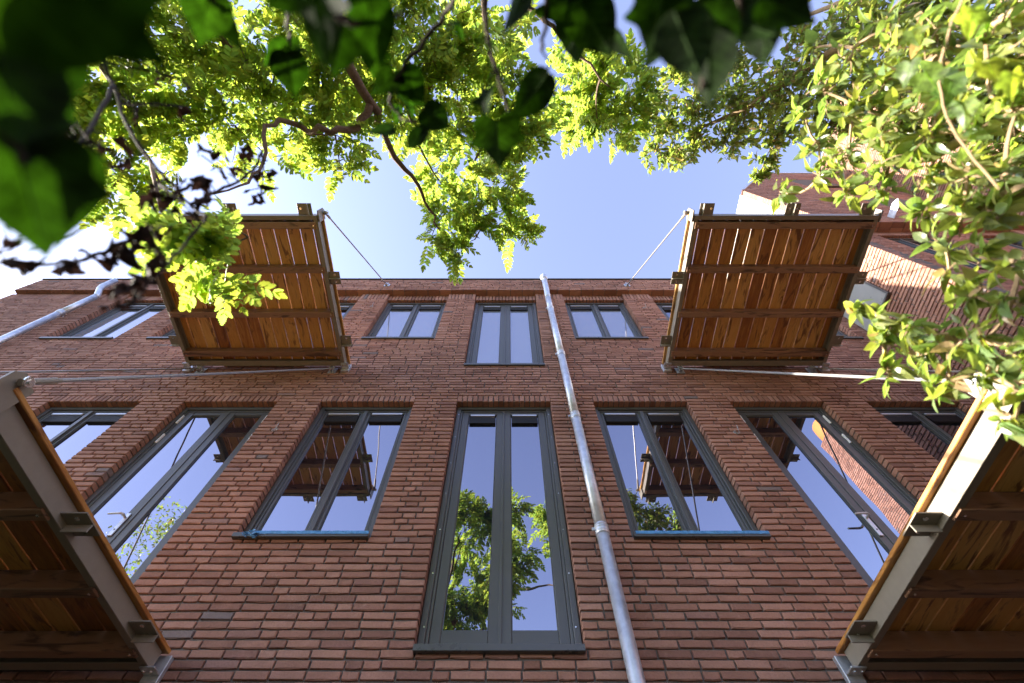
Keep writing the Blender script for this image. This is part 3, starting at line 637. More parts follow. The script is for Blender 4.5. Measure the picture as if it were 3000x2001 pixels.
# ------------------------------------------------------------------ balconies
def bolt_or_sky_hole(mb, x, y, z, d, r=.009, h=.008):
    d = Vector(d); mb.tube([(x,y,z), tuple(Vector((x,y,z))+d*h)], r, 6)
def make_balcony(cx, zb, label, seed):
    rg = random.Random(seed)
    t = thing('balcony', label, 'balcony', (0,0,0), 'timber and steel balconies hung on the facade')
    hx, yf, yb = 1.01, 1.035, 2.93
    x0, x1 = cx-hx, cx+hx; H = .10; w = .007; fl = .046
    for sgn, xo in ((-1, x0), (1, x1)):
        b = MB()
        a, c = (xo, xo+w) if sgn < 0 else (xo-w, xo)
        b.box(a, c, yf, yb, zb, zb+H, .002)
        f0, f1 = (xo+w, xo+fl) if sgn < 0 else (xo-fl, xo-w)
        b.box(f0, f1, yf+.05, yb-.05, zb+.0008, zb+w, .002); b.box(f0, f1, yf+.05, yb-.05, zb+H-w, zb+H-.0008, .002)
        b.build('side_beam', M['steel'], t)
    b = MB(); b.box(x0+w+.001, x1-w-.001, yf, yf+w, zb, zb+H, .002); b.box(x0+w+.001, x1-w-.001, yf+w, yf+fl, zb+.0004, zb+w, .002); b.box(x0+w+.001, x1-w-.001, yf+w, yf+fl, zb+H-w, zb+H-.001, .002)
    b.build('front_beam', M['steel'], t)
    b = MB(); b.box(x0+w+.001, x1-w-.001, yb-w, yb, zb, zb+H, .002); b.box(x0+w+.001, x1-w-.001, yb-fl-.03, yb-w, zb+.0004, zb+w, .002); b.box(x0+w+.001, x1-w-.001, yb-fl, yb-w, zb+H-w, zb+H-.001, .002)
    b.build('back_beam', M['steel'], t)
    # joists: rest in the frame
    for y in (1.105, 1.615, 2.175, 2.715):
        j = MB(); j.box(x0+w+.010, x1-w-.012, y, y+.075, zb-.010, zb+.102, .004)
        jo = j.build('joist', M['joist'], t)
        s = MB()
        for xx in (x0+.05, x1-.05): bolt_or_sky_hole(s, xx, y+.037, zb-.010, (0,0,-1), .007, .005)
        s.build('screw', M['bolt_or_sky_hole'], jo)
    n = 14; W_ = 2*hx+.07; pitch = W_/n
    for i in range(n):
        a = cx-W_/2+i*pitch
        d = MB(); d.box(a+.0053, a+pitch-.0053, yf+.012, yb+.03, zb+.1035, zb+.1035+.024, .003)
        d.build('deck_board', M['board'], t)
    # railing brackets: T of flat steel
    def bracket(px, py, ox, oy, off):
        bk = MB()
        L, wd = .125, .155
        if ox:
            a, c = (px, px+ox*L) if ox > 0 else (px+ox*L, px)
            bk.box(a, c, py-wd/2, py+wd/2, zb+.030, zb+.038, .001)
            bk.box(a, c, py+off-.004, py+off+.004, zb-.012, zb+.0295, .001)
            hs = [(px+ox*L*.55, py-wd*.28), (px+ox*L*.55, py+wd*.28)]
        else:
            a, c = py-L, py
            bk.box(px-wd/2, px+wd/2, a, c, zb+.030, zb+.038, .001)
            bk.box(px+off-.004, px+off+.004, a, c, zb-.012, zb+.0295, .001)
            hs = [(px-wd*.28, py-L*.55), (px+wd*.28, py-L*.55)]
        bo = bk.build('railing_bracket', M['steel'], t)
        s = MB()
        for h in hs: s.tube([(h[0], h[1], zb+.0298), (h[0], h[1], zb+.026)], .013, 8)  # bright discs stand in for sky seen through the bracket holes
        s.build('bolt_or_sky_hole', M['bolt_or_sky_hole'], bo)
    for sgn, xo in ((-1, x0), (1, x1)):
        bracket(xo+sgn*.001, 1.76, sgn, 0, 0.0); bracket(xo+sgn*.001, 2.59, sgn, 0, .045)
    bracket(x0+.13, yf-.001, 0, -1, -.045); bracket(cx+.06, yf-.001, 0, -1, 0); bracket(x1-.13, yf-.001, 0, -1, .045)
    # wall shoes, lugs and tie rods
    for sgn, xo in ((-1, x0), (1, x1)):
        s = MB(); s.box(xo-.05, xo+.05, yb+.035, 2.999, zb-.05, zb+.10, .002); s.box(xo-.045, xo+.045, yb-.05, yb+.034, zb-.012, zb-.001, .002)
        sh = s.build('wall_shoe', M['zinc'], t)
        q = MB(); bolt_or_sky_hole(q, xo+.022, yb-.02, zb-.012, (0,0,-1), .010, .01); bolt_or_sky_hole(q, xo-.022, yb-.02, zb-.012, (0,0,-1), .010, .01); q.build('bolt_or_sky_hole', M['bolt_or_sky_hole'], sh)
        g = MB(); xg = xo+sgn*.012
        g.add([(xg, yf-.055, zb-.0), (xg, yf+.07, zb), (xg, yf+.07, zb+.17), (xg, yf-.02, zb+.185), (xg, yf-.055, zb+.15),
               (xg+sgn*.012, yf-.055, zb-.0), (xg+sgn*.012, yf+.07, zb), (xg+sgn*.012, yf+.07, zb+.17), (xg+sgn*.012, yf-.02, zb+.185), (xg+sgn*.012, yf-.055, zb+.15)],
              [(0,1,2,3,4),(9,8,7,6,5),(0,5,6,1),(1,6,7,2),(2,7,8,3),(3,8,9,4),(4,9,5,0)])
        g.box(min(xo, xg)+.001 if sgn > 0 else xg, xg if sgn > 0 else xo-.001, yf-.03, yf+.06, zb+.02, zb+.08)
        g.build('rod_lug', M['steel'], t)
        xe = xg+sgn*.032; E = Vector((xe, yf-.005, zb+.138)); T = Vector((xo-sgn*.165, 2.955 if zb < 3 else 2.905, zb+3.50 if zb < 3 else 8.0))
        if zb < 3: T.z = 5.03
        d = (T-E).normalized()
        r = MB(); r.tube([E+d*.03, T-d*.05], .0095, 8); ro = r.build('tie_rod', M['rod'], t)
        k = MB(); k.tube([E-d*.012, E+d*.02, E+d*.022, E+d*.15, E+d*.152, E+d*.17], [.017,.019,.015,.015,.011,.011], 10)
        k.build('turnbuckle', M['steel'], ro)
        p = MB(); p.tube([(xe-sgn*.036, E.y, E.z), (xe+sgn*.036, E.y, E.z)], .011, 8); p.tube([(xe+sgn*.020, E.y, E.z), (xe+sgn*.028, E.y, E.z)], .024, 12); p.build('pin_bolt', M['bolt_or_sky_hole'], ro)
        a = MB(); yw = 3.0 if zb < 3 else 2.92
        a.box(T.x-.006-.016, T.x+.006-.016, T.y-.03, yw-.001, T.z-.04, T.z+.05, .001); a.box(T.x-.006+.016, T.x+.006+.016, T.y-.03, yw-.001, T.z-.04, T.z+.05, .001)
        a.box(T.x-.05, T.x+.05, yw-.012, yw-.0005, T.z-.055, T.z+.065, .001)
        a.tube([T-d*.055, T+d*.005], .014, 8); a.tube([(T.x-.035, T.y-.012, T.z), (T.x+.035, T.y-.012, T.z)], .009, 8)
        a.build('rod_anchor', M['zinc'], t)
    return t
make_balcony(-3.11, 5.05, 'upper timber balcony at the left, its boards partly hidden by the near green leaf spray', 1)
make_balcony(3.04, 5.05, 'upper timber balcony at the right in full view, its side beam lit by the sun', 2)
make_balcony(-3.11, 1.5, 'lower balcony seen dark from beneath, leftmost in the bottom corner', 3)
make_balcony(3.04, 1.5, 'lower balcony seen from beneath in the bottom right corner with a sunlit outer beam', 4)

# ------------------------------------------------------------------ drain pipes
def drainpipe(x_top, x_bot, ztop, label, elbow, zs):
    t = thing('drainpipe', label, 'drainpipe', (0,0,0), 'zinc drainpipes on the facade')
    y = 2.925; R = .049
    X = lambda z: x_bot+(x_top-x_bot)*(z+1.5)/(ztop+1.5)
    zz = [-1.5]+zs+[ztop]
    for i, (a, b) in enumerate(zip(zz[:-1], zz[1:])):
        m = MB(); m.tube([(X(a), y, a-.02 if i else a), (X(b), y, b)], R-.0012*(i % 2), 20); m.build('pipe_section', M['zinc'], t, True)
        if i:
            c = MB(); c.tube([(X(a), y, a-.055), (X(a), y, a-.05), (X(a), y, a+.035), (X(a), y, a+.04)], [R+.001, R+.0045, R+.0045, R+.001], 20)
            for dz in (-.03, .0, .022): c.tube([(X(a), y, a+dz-.006), (X(a), y, a+dz), (X(a), y, a+dz+.006)], [R+.004, R+.0085, R+.004], 20)
            co = c.build('pipe_collar', M['zinc'], t, True)
            s = MB(); s.box(X(a)-R-.028, X(a)-R-.004, y-.008, y+.008, a-.013, a+.013, .002); s.box(X(a)-.012, X(a)+.012, y+R-.004, 3.0, a-.012, a+.012, .001)
            s.tube([(X(a)-R-.02, y-.014, a), (X(a)-R-.02, y+.014, a)], .006, 8); s.build('clamp', M['zinc'], co)
    e = MB()
    if elbow == 'hopper':
        e.tube([(x_top, y, ztop-.01), (x_top-.004, y-.012, ztop+.06), (x_top-.012, y-.065, ztop+.20), (x_top-.016, y-.08, ztop+.30), (x_top-.02, y-.08, ztop+.72)], R, 20)
        e.tube([(x_top-.02, y-.08, ztop+.70), (x_top-.02, y-.08, ztop+.71), (x_top-.02, y-.08, ztop+.87), (x_top-.02, y-.08, ztop+.88)], [R+.002, R+.016, R+.016, R+.004], 20)
    else:
        e.tube([(x_top, y, ztop-.01), (x_top-.01, y-.005, ztop+.06), (x_top-.07, y-.065, ztop+.22), (x_top-.085, y-.08, ztop+.30), (x_top-.09, y-.085, ztop+.62)], R, 20)
    e.build('pipe_elbow', M['zinc'], t, True)
    return t
drainpipe(.680, .762, 7.42, 'zinc drainpipe running down beside the tall central window, a round cap on top', 'hopper', [-.2, 2.5, 3.97, 5.36, 6.93])
drainpipe(-7.24, -7.14, 7.45, 'zinc drainpipe at the far left bending in under the parapet', 'bend', [0.4, 3.0, 5.0, 6.75])
# ------------------------------------------------------------------ vegetation
def leaflet(L, Wd, serr, rg, bend=.15):
    """one blade along +X, folded on the midrib; returns verts, faces"""
    n = 7 if serr else 5
    mid = []; lt = []; rt = []
    for i in range(n+1):
        t = i/n
        w = Wd/2*(math.sin(math.pi*min(1, t*1.0)**.72)**.85 if 0 < t < 1 else 0)
        x = L*t; z = -bend*L*t*t
        mid.append((x, 0, z))
        for side, arr in ((1, lt), (-1, rt)):
            ww = w*rg.uniform(.88, 1.12)
            if serr and 0 < t < 1:
                arr.append((x-.004*L, side*ww*.80, z+.16*ww)); arr.append((x+.085*L, side*ww*1.12, z+.18*ww))
            else: arr.append((x, side*ww, z+.22*ww))
    return mid, lt, rt, n
def blade(L, Wd, serr, rg, bend=.15):
    mid, lt, rt, n = leaflet(L, Wd, serr, rg, bend)
    vs = list(mid); fs = []
    for arr, fl in ((lt, 0), (rt, 1)):
        o = len(vs); vs += arr
        # fan: outline list against midrib
        m = len(arr); k = 0
        per = (m-2)/(n-1) if n > 1 else 1
        pos = [0]+[0]*0
        idx = []
        c = 0
        for i in range(n+1):
            cnt = 2 if (serr and 0 < i < n) else 1
            idx.append(list(range(o+c, o+c+cnt))); c += cnt
        for i in range(n):
            f = [i] + idx[i] + idx[i+1][:1] + [i+1]
            f2 = []
            for q in f:
                if q not in f2: f2.append(q)
            if i == 0: f2 = [0] + idx[1][:1] + [1]
            if i == n-1: f2 = [n-1] + idx[n-1] + [n]
            if len(f2) >= 3: fs.append(tuple(f2 if fl else f2[::-1]))
    return vs, fs
def xf(vs, loc, X, Z):
    X = Vector(X).normalized(); Z = Vector(Z); Y = Z.cross(X)
    if Y.length < 1e-5: Y = X.orthogonal()
    Y.normalize(); Z = X.cross(Y); l = Vector(loc)
    return [tuple(l + X*v[0] + Y*v[1] + Z*v[2]) for v in vs]
def pinnate_leaf(seed):
    """odd-pinnate compound leaf, 1 unit long along +X"""
    rg = random.Random(seed); mb = MB(); n = rg.choice((5, 6, 6, 7))
    pts = []
    for i in range(6):
        t = i/5; pts.append((t*.86, .03*math.sin(t*3+seed), -.10*t*t))
    mb.tube(pts, [.0065,.006,.005,.004,.003,.002], 3, False)
    def at(t): return Vector((t*.86, .03*math.sin(t*3+seed), -.10*t*t))
    for i in range(n):
        t = .26+.70*i/(n-1)
        Ls = (.17+.09*math.sin(math.pi*(i+.8)/n))*rg.uniform(.85,1.1)
        for sd in (-1, 1):
            a = math.radians(62-22*t+rg.uniform(-12,12))
            d = Vector((math.cos(a), sd*math.sin(a), -.18+rg.uniform(-.25,.2)))
            vs, fs = blade(Ls, Ls*.50, True, rg, .10)
            mb.add(xf(vs, at(t+rg.uniform(-.02,.02)), d, (rg.uniform(-.25,.25), rg.uniform(-.25,.25), 1)), fs)
    vs, fs = blade(.22, .13, True, rg, .1)
    mb.add(xf(vs, at(1), (1, rg.uniform(-.2,.2), -.25), (0,0,1)), fs)
    return mb
def simple_leaf(seed, ratio=.42):
    rg = random.Random(seed); mb = MB()
    vs, fs = blade(1.0, ratio*rg.uniform(.85,1.15), False, rg, rg.uniform(-.25,.6))
    mb.add([(x+.1, y, z) for x, y, z in vs], fs); mb.tube([(0,0,.0),(.12,0,0)], .018, 3, False)
    return mb
def curve_pts(a, b, rg, sag=.0, k=4, wob=.06):
    a, b = Vector(a), Vector(b); L = (b-a).length; out = []
    off = Vector((rg.gauss(0,1), rg.gauss(0,1), rg.gauss(0,1)))*L*wob
    for i in range(k+1):
        t = i/k; out.append(a.lerp(b, t) + off*math.sin(math.pi*t) + Vector((0,0,-sag*L*math.sin(math.pi*t))))
    return out
def local_dir(d): return Vector(d).normalized()
class Foliage:
    def __init__(s, thing_, protos, mat, leafname, rg):
        s.t = thing_; s.protos = protos; s.mat = mat; s.name = leafname; s.rg = rg; s.items = []
    def put(s, loc, X, Z, size): s.items.append((Vector(loc), Vector(X).normalized(), Vector(Z), size, s.rg.randrange(len(s.protos))))
    def finish(s, limit=300):
        def score(it):
            p = pix(it[0])
            if p is None or not (-30 < p[0] < 3030 and -30 < p[1] < 2030): return 0
            return it[3]/it[0].length
        od = sorted(range(len(s.items)), key=lambda i: -score(s.items[i]))
        sel = set(od[:limit])
        meshes = [p.mesh(s.name, s.mat) for p in s.protos]
        rest = MB()
        for i, (loc, X, Z, size, k) in enumerate(s.items):
            Y = Z.cross(X)
            if Y.length < 1e-5: Y = X.orthogonal()
            Y.normalize(); Zn = X.cross(Y)
            if i in sel:
                mt = Matrix(((X.x*size, Y.x*size, Zn.x*size, loc.x), (X.y*size, Y.y*size, Zn.y*size, loc.y), (X.z*size, Y.z*size, Zn.z*size, loc.z), (0,0,0,1)))
                o = link(s.name, meshes[k], s.t); o.matrix_local = mt
            else:
                pr = s.protos[k]
                rest.add([tuple(loc + (X*v[0]+Y*v[1]+Zn*v[2])*size) for v in pr.v], pr.f)
        if rest.v:
            o = rest.build('foliage', s.mat, s.t); o['kind'] = 'stuff'
def spanning(root_pts, blobs):
    """join every spray to the nearest wood already there"""
    nodes = [Vector(p) for p in root_pts]; links = []
    todo = [Vector(b[:3]) for b in blobs]
    best = [min(range(len(nodes)), key=lambda i: (nodes[i]-p).length) for p in todo]
    left = set(range(len(todo)))
    while left:
        j = min(left, key=lambda i: (nodes[best[i]]-todo[i]).length)
        links.append((nodes[best[j]].copy(), todo[j])); nodes.append(todo[j]); left.discard(j)
        for i in left:
            if (nodes[-1]-todo[i]).length < (nodes[best[i]]-todo[i]).length: best[i] = len(nodes)-1
    return links

# ---- the golden rain tree
rgT = random.Random(21)
gold = thing('golden_rain_tree', 'tall tree with bright backlit feathery leaves spreading over the upper left and middle', 'tree', (0,0,0))
tr = MB()
TOPF = Vector((-1.15, -3.2, 3.1))
tr.tube([(-1.3,-4.1,-1.6), (-1.32,-4.0,-.6), (-1.25,-3.8,.8), (-1.2,-3.5,2.0), tuple(TOPF)], [.20,.15,.135,.12,.11], 12)
tr.build('trunk', M['bark'], gold, True)
wood_nodes = []
for L in GOLD_LIMBS[:-1]:
    b = MB(); r0 = .042 if L is GOLD_LIMBS[0] else .03
    if L is GOLD_LIMBS[1]: r0 = .026
    pts = [Vector(p) for p in L]
    fine = []
    for i in range(len(pts)-1):
        for q in range(3):
            w = .012
            fine.append(pts[i].lerp(pts[i+1], q/3) + (Vector((rgT.gauss(0,w), rgT.gauss(0,w), rgT.gauss(0,w))) if q else Vector()))
    fine.append(pts[-1])
    pre = []
    if L is not GOLD_LIMBS[1]:
        pre = [TOPF.lerp(pts[0], t) + Vector((0,0,.25*math.sin(math.pi*t))) for t in (0, .2, .4, .6, .8)]
    allp = pre+fine; N = len(allp)
    rad = []
    for i in range(N):
        if i < len(pre): rad.append(r0*1.5-(r0*.5)*i/max(1, len(pre)))
        else: rad.append(max(.005, r0*(1-.86*(i-len(pre))/(N-len(pre)))*rgT.uniform(.92,1.12)))
    b.tube(allp, rad, 8); b.build('branch', M['bark'], gold, True)
    wood_nodes += fine
b = MB(); sp = [Vector(p) for p in GOLD_LIMBS[-1]]; b.tube(sp, [.008,.007,.006,.004,.003], 6); b.build('branch', M['bark'], gold, True)
low_nodes = sp
protosG = [pinnate_leaf(i) for i in range(6)]
FG = Foliage(gold, protosG, M['gold_leaf'], 'leaf', rgT)
tw = MB()
def sprays(F, tw, blobs, roots, leafsize, ntw, nleaf, rg, droop=.25, twr=.0035, maxr=.012, lateral=.6):
    for a, p in spanning(roots, blobs):
        L = (p-a).length
        tw.tube(curve_pts(a, p, rg, .05, 4), [min(maxr, .35*twr+.008*L+.004)*(1-.12*i) for i in range(5)], 5, False)
    for (x, y, z, r) in blobs:
        c = Vector((x, y, z))
        for q in range(ntw(r)):
            d = Vector((rg.gauss(0,1), rg.gauss(0,1), rg.gauss(0,.75)-droop)).normalized()
            a = c + Vector((rg.gauss(0,1), rg.gauss(0,1), rg.gauss(0,1)))*r*.28
            e = a + d*r*rg.uniform(.55, .95)
            pts = curve_pts(a, e, rg, -.05, 4, .08)
            tw.tube(pts, [twr, twr*.85, twr*.7, twr*.55, twr*.4], 4, False)
            for m in range(nleaf):
                t = (m+.6)/nleaf; i = min(3, int(t*4)); pt = pts[i].lerp(pts[i+1], t*4-i)
                ld = (pts[i+1]-pts[i]).normalized()
                sidev = ld.cross(Vector((rg.gauss(0,1), rg.gauss(0,1), rg.gauss(0,1)))).normalized()
                X = (ld*(.55 if t < .95 else 1.3) + sidev*lateral + Vector((0,0,-droop*rg.uniform(.2,1.2))))
                Z = Vector((rg.gauss(0,.4)-.45, rg.gauss(0,.4), 1))
                F.put(pt, X, Z, (leafsize if leafsize > 0 else -leafsize*c.length)*rg.uniform(.6, 1.2))
sprays(FG, tw, GOLD_SPRAYS, wood_nodes, -.057, lambda r: max(3, int(125*r*r)+3), 5, rgT)
sprays(FG, tw, LOW_SPRAYS, low_nodes, .21, lambda r: 2 if r < .05 else 3, 3, rgT, twr=.002, maxr=.005)
# crown behind the viewer, with last year's seed pods, seen in the window panes
back = []
for i in range(36):
    a = rgT.uniform(0, 2*math.pi); h = rgT.uniform(0, 1); rr = (1.0*(1-h)+.2)*math.sqrt(rgT.random())
    back.append((-2.0+rr*math.cos(a), -3.9+rr*.8*math.sin(a), 3.6+5.6*h, .3))
lead = MB(); lead.tube([tuple(TOPF), (-1.5,-3.6,5), (-1.9,-3.9,7), (-2.0,-3.95,9.2)], [.1,.07,.045,.015], 8); lead.build('branch', M['bark'], gold, True)
sprays(FG, tw, back, [(-1.5,-3.6,5), (-1.9,-3.9,7), (-2.0,-3.95,9.0), (-1.7,-3.8,6)], .30, lambda r: 7, 4, rgT)
FG.finish()
o = tw.build('twigs', M['bark'], gold); o['kind'] = 'stuff'
pods = MB()
for (x, y, z, s) in [(-2.0,-3.95,9.5,.35), (-1.65,-3.8,8.9,.3), (-2.35,-3.8,8.7,.3), (-1.2,-3.9,7.8,.2), (-2.6,-3.6,8.2,.25), (.02,-.18,4.62,.06), (-.22,-.5,4.85,.08), (-.12,-.05,4.5,.05), (-.62,-.15,4.1,.05), (-.75,-.05,3.8,.06)]:
    for q in range(int(40*s/.3)+8):
        c = Vector((x+rgT.gauss(0,s*.3), y+rgT.gauss(0,s*.3), z+rgT.gauss(0,s*.5)))
        k = .02
        for w in range(3):
            a = w*2.1+rgT.random(); d = Vector((math.cos(a), math.sin(a), 0))*k
            pods.add([tuple(c+Vector((0,0,k*1.2))), tuple(c+d), tuple(c-Vector((0,0,k*1.2)))], [(0,1,2)])
o = pods.build('seed_pods', M['pod'], gold); o['kind'] = 'stuff'

# ---- shrubs on the right
protosS = [simple_leaf(i, (.47,.40,.52,.36,.45,.5)[i]) for i in range(6)]
def shrub(name, label, blobs, roots, trunkpts, rad, leafsize, ntw, nleaf, seed, mat, twmat, droop=.2, twr=.002, maxr=.008):
    rg = random.Random(seed)
    t = thing(name, label, 'tree' if name.endswith('tree') else 'shrub')
    for i, tp in enumerate(trunkpts):
        m = MB(); m.tube(tp, [rad*(1-.75*k/(len(tp)-1)) for k in range(len(tp))], 9); m.build('trunk' if i == 0 else 'branch', twmat, t, True)
    F = Foliage(t, protosS, mat, 'leaf', rg); tw = MB()
    sprays(F, tw, blobs, roots, leafsize, ntw, nleaf, rg, droop, twr, maxr, .75)
    F.finish(); o = tw.build('twigs', twmat, t); o['kind'] = 'stuff'
    return t
far_tr = [[(4.2,-2.8,-1.6), (4.1,-2.4,.5), (3.9,-1.7,2.6), (3.5,-1.0,4.2), (3.0,-.5,4.9)],
          [(3.5,-1.0,4.2), (2.9,-.4,5.0), (2.5,0,5.4), (2.1,.2,5.6)], [(3.5,-1.0,4.2), (3.5,-.2,4.5), (3.2,.1,4.8)], [(3.5,-1.0,4.2),(3.4,-1.0,5.0),(2.9,-.8,5.7)]]
shrub('evergreen_tree', 'dense small-leaved evergreen tree of greyish leaves crowning the gap between sky and brick wing', FAR_SPRAYS,
      [p for tp in far_tr for p in tp[2:]], far_tr, .055, .078, lambda r: int(400*r*r)+7, 10, 31, M['shrub_leaf'], M['twig'], twr=.0034, maxr=.011)
near_tr = [[(1.25,-1.0,-1.6), (1.22,-.85,-.6), (1.15,-.6,.3), (1.08,-.3,.9), (1.02,-.1,1.3)],
           [(1.15,-.6,.3), (1.15,-.15,.6), (1.05,.1,.9), (.98,.2,1.0)], [(1.08,-.3,.9), (1.05,-.05,1.0), (1.0,.1,1.15)], [(1.15,-.6,.3),(1.2,-.1,.55),(1.1,.2,.75),(1.0,.33,.8)]]
shrub('broadleaf_shrub', 'near shrub with sunlit yellow-green oval leaves and tan twigs filling the right edge', NEAR_SPRAYS,
      [p for tp in near_tr for p in tp[2:]], near_tr, .035, .044, lambda r: int(1700*r*r)+3, 6, 32, M['shrub_leaf'], M['twig'], twr=.0024, maxr=.005)

# ---- ivy close above the viewer
def ivy_shape(kind, rg, crumple=0.0, fine=1):
    """unit ivy leaf, tip towards +X, centred"""
    if kind == 0: half = [(-.34,.0),(-.42,.10),(-.47,.24),(-.42,.37),(-.30,.42),(-.20,.39),(-.10,.42),(.0,.49),(.05,.40),(.10,.28),(.22,.20),(.36,.10),(.52,0)]
    elif kind == 1: half = [(-.38,.0),(-.43,.10),(-.43,.22),(-.36,.32),(-.24,.385),(-.09,.40),(.06,.36),(.20,.275),(.33,.165),(.43,.07),(.54,0)]
    elif kind == 3: half = [(-.40,.0),(-.42,.08),(-.39,.18),(-.30,.26),(-.16,.31),(.0,.315),(.15,.27),(.29,.19),(.42,.09),(.54,0)]
    else: half = [(-.36,.0),(-.44,.10),(-.50,.26),(-.40,.33),(-.27,.36),(-.16,.52),(-.06,.56),(.0,.40),(.03,.24),(.18,.20),(.35,.10),(.54,0)]
    P = []
    for i in range(len(half)-1):
        p0 = half[max(0,i-1)]; p1 = half[i]; p2 = half[i+1]; p3 = half[min(len(half)-1,i+2)]
        for q in range(3):
            t = q/3
            P.append(tuple(.5*((2*p1[c])+(-p0[c]+p2[c])*t+(2*p0[c]-5*p1[c]+4*p2[c]-p3[c])*t*t+(-p0[c]+3*p1[c]-3*p2[c]+p3[c])*t*t*t) for c in (0,1)))
    P.append(half[-1])
    bx, by, bz = rg.uniform(.1,.5), rg.uniform(.1,.7), rg.uniform(-.25,.25)
    f1, f2 = rg.uniform(5,9), rg.uniform(0,6)
    def hgt(x, y):
        h = -bx*(x+.35)**2*.8 + by*abs(y)*.45 - .55*y*y + bz*x*y + .025*math.sin(f1*x+f2)*abs(y)*3
        if crumple: h += crumple*(math.sin(x*7+f2)*.22+math.sin(y*9+f2*2)*.20+math.sin((x+y)*11+f1)*.12) + crumple*1.2*y*y*3
        return h
    mb = MB(); n = len(P); K = 3
    x0 = -.34
    for sd in (1, -1):
        vs = []; fs = []
        for i, (x, y) in enumerate(P):
            mx = min(.52, max(x0, x*1.0)) if y > 0 else x
            mxx = max(x0, mx)
            for k in range(K+1):
                t = k/K; X = mxx+(x-mxx)*t; Y = y*t*sd
                if crumple: Y *= 1-.35*crumple
                vs.append((X, Y, hgt(X, Y)))
        for i in range(n-1):
            for k in range(K):
                a = i*(K+1)+k
                q = (a, a+1, a+K+2, a+K+1)
                fs.append(q if sd < 0 else q[::-1])
        mb.add(vs, fs)
    mb.tube([(x0, 0, hgt(x0,0)), (0, 0, hgt(0,0)-.006), (.5, 0, hgt(.5,0))], [.014,.010,.003], 4, False)
    return mb
UPC = Vector((0, -ST, CT)); RT = Vector((1,0,0))
def ivy_plant(name, label, cat, leaves, stems, mat, stemmat, seed, crumple=0.0, kinds=(1,1,3,0,1,2), sr=.0025, leafname='leaf', squash=1.0, size=.9):
    rg = random.Random(seed); t = thing(name, label, cat)
    nodes = []
    for L in stems:
        sm = MB()
        pts = [Vector(p) for p in L]; fine = []
        for i in range(len(pts)-1):
            p0, p1, p2, p3 = pts[max(0,i-1)], pts[i], pts[i+1], pts[min(len(pts)-1,i+2)]
            for q in range(6):
                t_ = q/6
                fine.append(.5*((2*p1)+(p2-p0)*t_+(2*p0-5*p1+4*p2-p3)*t_*t_+(3*p1-p0-3*p2+p3)*t_**3)+(Vector((rg.gauss(0,.0012), rg.gauss(0,.0012), rg.gauss(0,.0012))) if q else Vector()))
        fine.append(pts[-1]); nodes += fine
        sm.tube(fine, [sr*(1.3-.7*i/len(fine))*rg.uniform(.9,1.15) for i in range(len(fine))], 7)
        sm.build('stem', stemmat, t, True)
    for (x, y, z, s, roll, tilt) in leaves:
        c = Vector((x, y, z)); toc = (-c).normalized()
        a = math.radians(roll+rg.uniform(-8,8))
        X = RT*math.cos(a) - UPC*math.sin(a)
        X = (X - toc*X.dot(toc)).normalized()
        ang = {0: rg.uniform(-.3,.3), 1: rg.uniform(.45,.75), 2: rg.uniform(-.85,-.5), 3: rg.uniform(.9,1.15)}[tilt]
        Zv = -toc                                  # upper side faces the light above
        Zv = Matrix.Rotation(ang, 3, X) @ Zv
        Yv = Zv.cross(X)
        X2 = Matrix.Rotation(rg.uniform(-.3,.45), 3, Yv) @ X; Z2 = X2.cross(Yv)
        mb = ivy_shape(rg.choice(kinds), rg, crumple*rg.uniform(.6,1.3)); mb.v = [(a_, b_*squash, c_) for a_, b_, c_ in mb.v]
        sc = s*size
        MT = Matrix(((X2.x*sc, Yv.x*sc, Z2.x*sc, c.x), (X2.y*sc, Yv.y*sc, Z2.y*sc, c.y), (X2.z*sc, Yv.z*sc, Z2.z*sc, c.z), (0,0,0,1)))
        base = c - X2*.34*sc; inv = MT.inverted()
        nn = min(nodes, key=lambda p: (p-base).length)
        if (nn-base).length < .16: path = [base, (nn+base)/2 + Vector((rg.gauss(0,.006), rg.gauss(0,.006), .012)), nn]
        else: path = [base, base - X2*.03 + Vector((0,-.01,.02)), base - X2*.05 + Vector((0,-.03,.05))]
        mb.tube([inv @ p for p in path], [.0010/sc]*3, 5)
        o = link(leafname, mb.mesh(leafname, mat, True), t); o.matrix_local = MT
    return t
ivy_plant('hanging_ivy', 'dark blurred ivy hanging close over the viewer along the top edge', 'ivy', IVY_LEAVES, IVY_STEMS, M['shaded_ivy_leaf'], M['dark_stem'], 41)
ivy_plant('climbing_ivy', 'sunlit yellow-green lobed ivy among the shrub twigs at the upper right', 'ivy', SUNNY_IVY,
          [[(.64,-.30,.75),(.62,-.16,.76),(.60,-.06,.74),(.615,.02,.70),(.62,.09,.60)]], M['sun_ivy'], M['twig'], 42, kinds=(0,2), sr=.0018)
ivy_plant('withered_vine', 'withered vine with curled dark brown leaves in front of the left balcony', 'vine', DEAD_LEAVES, DEAD_STEMS, M['dead_leaf'], M['dark_stem'], 43, crumple=1.0, kinds=(0,1,2,3), sr=.0022, squash=.55, size=.56)

